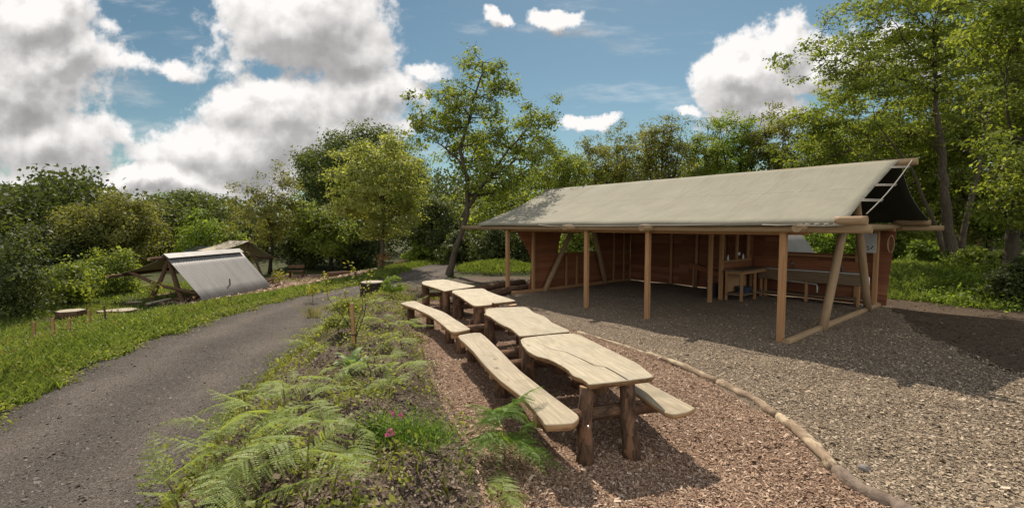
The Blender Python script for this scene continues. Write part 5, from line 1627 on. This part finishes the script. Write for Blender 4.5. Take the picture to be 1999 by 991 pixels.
def build_small_plants():
    # staked sapling
    p = gat(690, 676); h = 86 / FPX * p.y
    t = thing('stake', 'upright square stake holding a sapling on the planted bank', 'stake', p)
    b = MB(); b.box((0, 0, h / 2 - .05), (.05, .05, h + .1), Matrix.Rotation(-.03, 3, 'Y')); b.build('stake_post', 'post_wood', t, bevel=.004)
    b = MB(); b.tube([(.045 * math.cos(a), .045 * math.sin(a), h * .28) for a in np.linspace(0, 2 * PI, 14)], .008, 6, 0, False); b.build('tie', 'rubber', t)
    def sapling(name, lab, p, stems, n, mat, size, seed, group=None, spread=.05):
        r = np.random.default_rng(seed); random.seed(seed); t = thing(name, lab, 'sapling', p, 0, group); b = MB(); C = []
        for st in stems:
            st = np.array(st, float); tt = np.linspace(0, len(st) - 1, 14); q = np.stack([np.interp(tt, range(len(st)), st[:, k]) for k in range(3)], 1)
            b.tube(q, list(np.linspace(.009, .003, 14)), 5, 0, False)
            for i in range(4, 14):
                m = int(n * (i / 14) ** 2 * r.uniform(.4, 1.6)); C.append(q[i] + r.normal(0, spread, (m, 3)))
        b.build('stem', 'bark_dark', t)
        C = np.concatenate(C); m = len(C)
        quad_cloud('leaves', C, unit(r.normal(0, .7, (m, 3)) + [0, 0, .7]), unit(r.normal(0, 1, (m, 3))), size * r.uniform(.6, 1.3, m), size * r.uniform(.35, .7, m), r.random(m), mat, 'leaf', t)
        return t
    k = p.y / FPX
    sapling('sapling', 'bare stemmed sapling with yellow leaf tips tied to the square stake', p,
            [[(.04, 0, 0), (.05, 0, 40 * k), (22 * k, .0, 80 * k), (12 * k, 0, 130 * k), (-2 * k, .02, 160 * k)], [(.05, 0, 20 * k), (25 * k, 0, 70 * k), (24 * k, 0, 110 * k), (34 * k, 0, 145 * k)],
             [(0, 0, 30 * k), (-20 * k, 0, 60 * k), (-48 * k, 0, 95 * k), (-52 * k, 0, 140 * k)], [(0, 0, 20 * k), (-8 * k, 0, 70 * k), (-16 * k, 0, 108 * k)]], 12, 'leaf_yellow', .05, 501, spread=.045)
    for i, (u, v, h, m, lab) in enumerate([(297, 600, 46, 'leaf_yellow', 'yellow tipped sapling in front of the lean-to legs'), (545, 556, 22, 'leaf_yellow', 'yellow topped sapling beyond the corrugated roof'), (748, 530, 34, 'leaf_russet', 'russet leaved sapling at the foot of the yellow green tree'), (930, 512, 36, 'leaf_lime', 'pale leaved sapling on the mound'), (576, 505, 40, 'leaf_lime', 'pale flowering sapling by the far bench'), (610, 590, 30, 'leaf_yellow', 'yellow sprig at the track edge of the bank')]):
        p = gat(u, v); k = p.y / FPX
        sapling('sapling', lab, p, [[(0, 0, 0), (.02, 0, h * .5 * k), (0, 0, h * k)], [(0, 0, h * .4 * k), (h * .2 * k, 0, h * .7 * k), (h * .3 * k, 0, h * .95 * k)], [(0, 0, h * .4 * k), (-h * .25 * k, .05, h * .85 * k)]], 9, m, .0052 * p.y + .02, 510 + i, 'young planted saplings', spread=.006 * p.y)
    # rosette with big leaves
    p = gat(686, 722); t = thing('mullein', 'pale rosette of big soft leaves on the bank below the stake', 'plant', p); r = np.random.default_rng(9); k = p.y / FPX
    for i in range(13):
        a = i * 2.4; el = np.interp(i, [0, 12], [.45, 1.35]); L = k * np.interp(i, [0, 12], [40, 46]) * r.uniform(.85, 1.15); w = L * .17
        b = MB(); m = 6; d = Vector((math.cos(a), math.sin(a), 0)); s = Vector((-d.y, d.x, 0))
        for j in range(m + 1):
            f = j / m; e = el - .5 * f * f
            c = d * (L * f * math.cos(e)) + Vector((0, 0, L * f * math.sin(e)))
            ww = w * math.sin(PI * min(.98, .12 + .86 * f)) ** .8
            up = Vector((0, 0, ww * .35))
            b.v += [tuple(c - s * ww + up), tuple(c), tuple(c + s * ww + up)]
        for j in range(m):
            for q in (0, 1): b.face([j * 3 + q, j * 3 + q + 1, j * 3 + q + 4, j * 3 + q + 3])
        o = b.build('leaf', 'leaf_rosette', t, smooth=True); at_ = o.data.attributes.new('tint', 'FLOAT', 'POINT'); at_.data.foreach_set('value', [float(r.uniform(.3, .8))] * len(o.data.vertices))
    # pink flowered plant
    p = gat(790, 860); t = thing('flowering_plant', 'bushy fine leaved plant with a few pink flowers on the bank', 'plant', p); k = p.y / FPX; n = 2600
    C = []; cs = [(-30, 10, 40), (25, 5, 20), (60, 0, 12), (0, 25, 55), (-50, 5, 30), (40, 20, 40)]
    for (dx, dz, hh) in cs:
        m = 520; C.append(np.stack([dx * k + r.normal(0, 26 * k, m), r.normal(0, .12, m), np.abs(r.normal(0, .55, m)) * hh * k + .02], 1))
    C = np.concatenate(C); m = len(C)
    C[:, 2] = np.maximum(C[:, 2], hz(C[:, 0] + p.x, C[:, 1] + p.y) - p.z + .02 + .05 * r.random(m))
    quad_cloud('leaves', C, unit(r.normal(0, 1, (m, 3))), unit(r.normal(0, .5, (m, 3)) + [0, 0, 1]), r.uniform(.03, .07, m), r.uniform(.006, .014, m), r.random(m), 'fern_deep', 'leaf', t)
    b = MB()
    for (dx, dz, hh) in cs: b.tube([(0, 0, -.02), (dx * k * .6, 0, hh * k * .6), (dx * k, 0, hh * k * 1.1)], .004, 5, 0)
    b.build('stem', 'log_green', t)
    for (u, v) in ((767, 806), (782, 808), (762, 838), (766, 846), (757, 846)):
        q = atd(u, v, p.y - .25) - p; m = 14; c = np.array(q)[None] + r.normal(0, .010, (m, 3))
        quad_cloud('flower', c, unit(r.normal(0, .6, (m, 3)) + [0, -1, .8]), unit(r.normal(0, 1, (m, 3))), r.uniform(.018, .03, m), r.uniform(.014, .022, m), r.random(m), 'petal_pink', 'leaf', t)
    # leafy shrub growing against the stump, grass tufts
    for (u, v, rad, h, lf, sd, lab) in ((765, 580, 22, 40, 'leaf_bright', 71, 'small leafy shrub leaning on the stump'), (680, 620, 32, 42, 'weed', 72, 'bright weedy bush left of the square stake'), (660, 655, 26, 30, 'weed', 73, 'low yellow green bush behind the rosette')):
        p = gat(u, v); k = p.y / FPX; w = rad * k; hh = h * k
        make_tree('shrub', lab, p, [(0, 0, hh * .5, w, w * .8, hh * .5)], [(0, 0, 0), (.02, 0, hh * .5), (0, .02, hh * .8)], .012, lf, 'log_green', n_limb=5, n_cl=36, per=40, size=.05, crad=.11, seed=sd, cat='shrub', group='small shrubs on the bank', twigs=False)
    for i, (u, v, h, lab) in enumerate(((612, 620, 52, 'tall wispy grass tuft at the edge of the track'), (852, 586, 26, 'green grass tuft under the farthest table'), (795, 585, 24, 'grass tuft between the stump and the farthest table'), (700, 985, 30, 'grass tuft at the bottom of the bank'))):
        p = gat(u, v); k = p.y / FPX; n = 130; x = rng.normal(0, 7 * k, n); y = rng.normal(0, 5 * k, n)
        T = unit(np.stack([x * 2.2 + rng.normal(0, .1, n), y * 2 + rng.normal(0, .1, n), np.ones(n)], 1)); bd = unit(np.stack([x + 1e-3, y, -.1 * np.ones(n)], 1))
        o = quad_cloud('grass_tuft', np.stack([x, y, 0 * x - .01], 1), unit(rng.normal(0, 1, (n, 3)) * [1, 1, 0]), T, h * k * rng.uniform(.5, 1.15, n), .007 + 0 * x, rng.random(n), 'weed' if i else 'grass_dry', 'blade', None, bd)
        o.location = p; tag(o, lab, 'grass tuft')


build_small_plants()
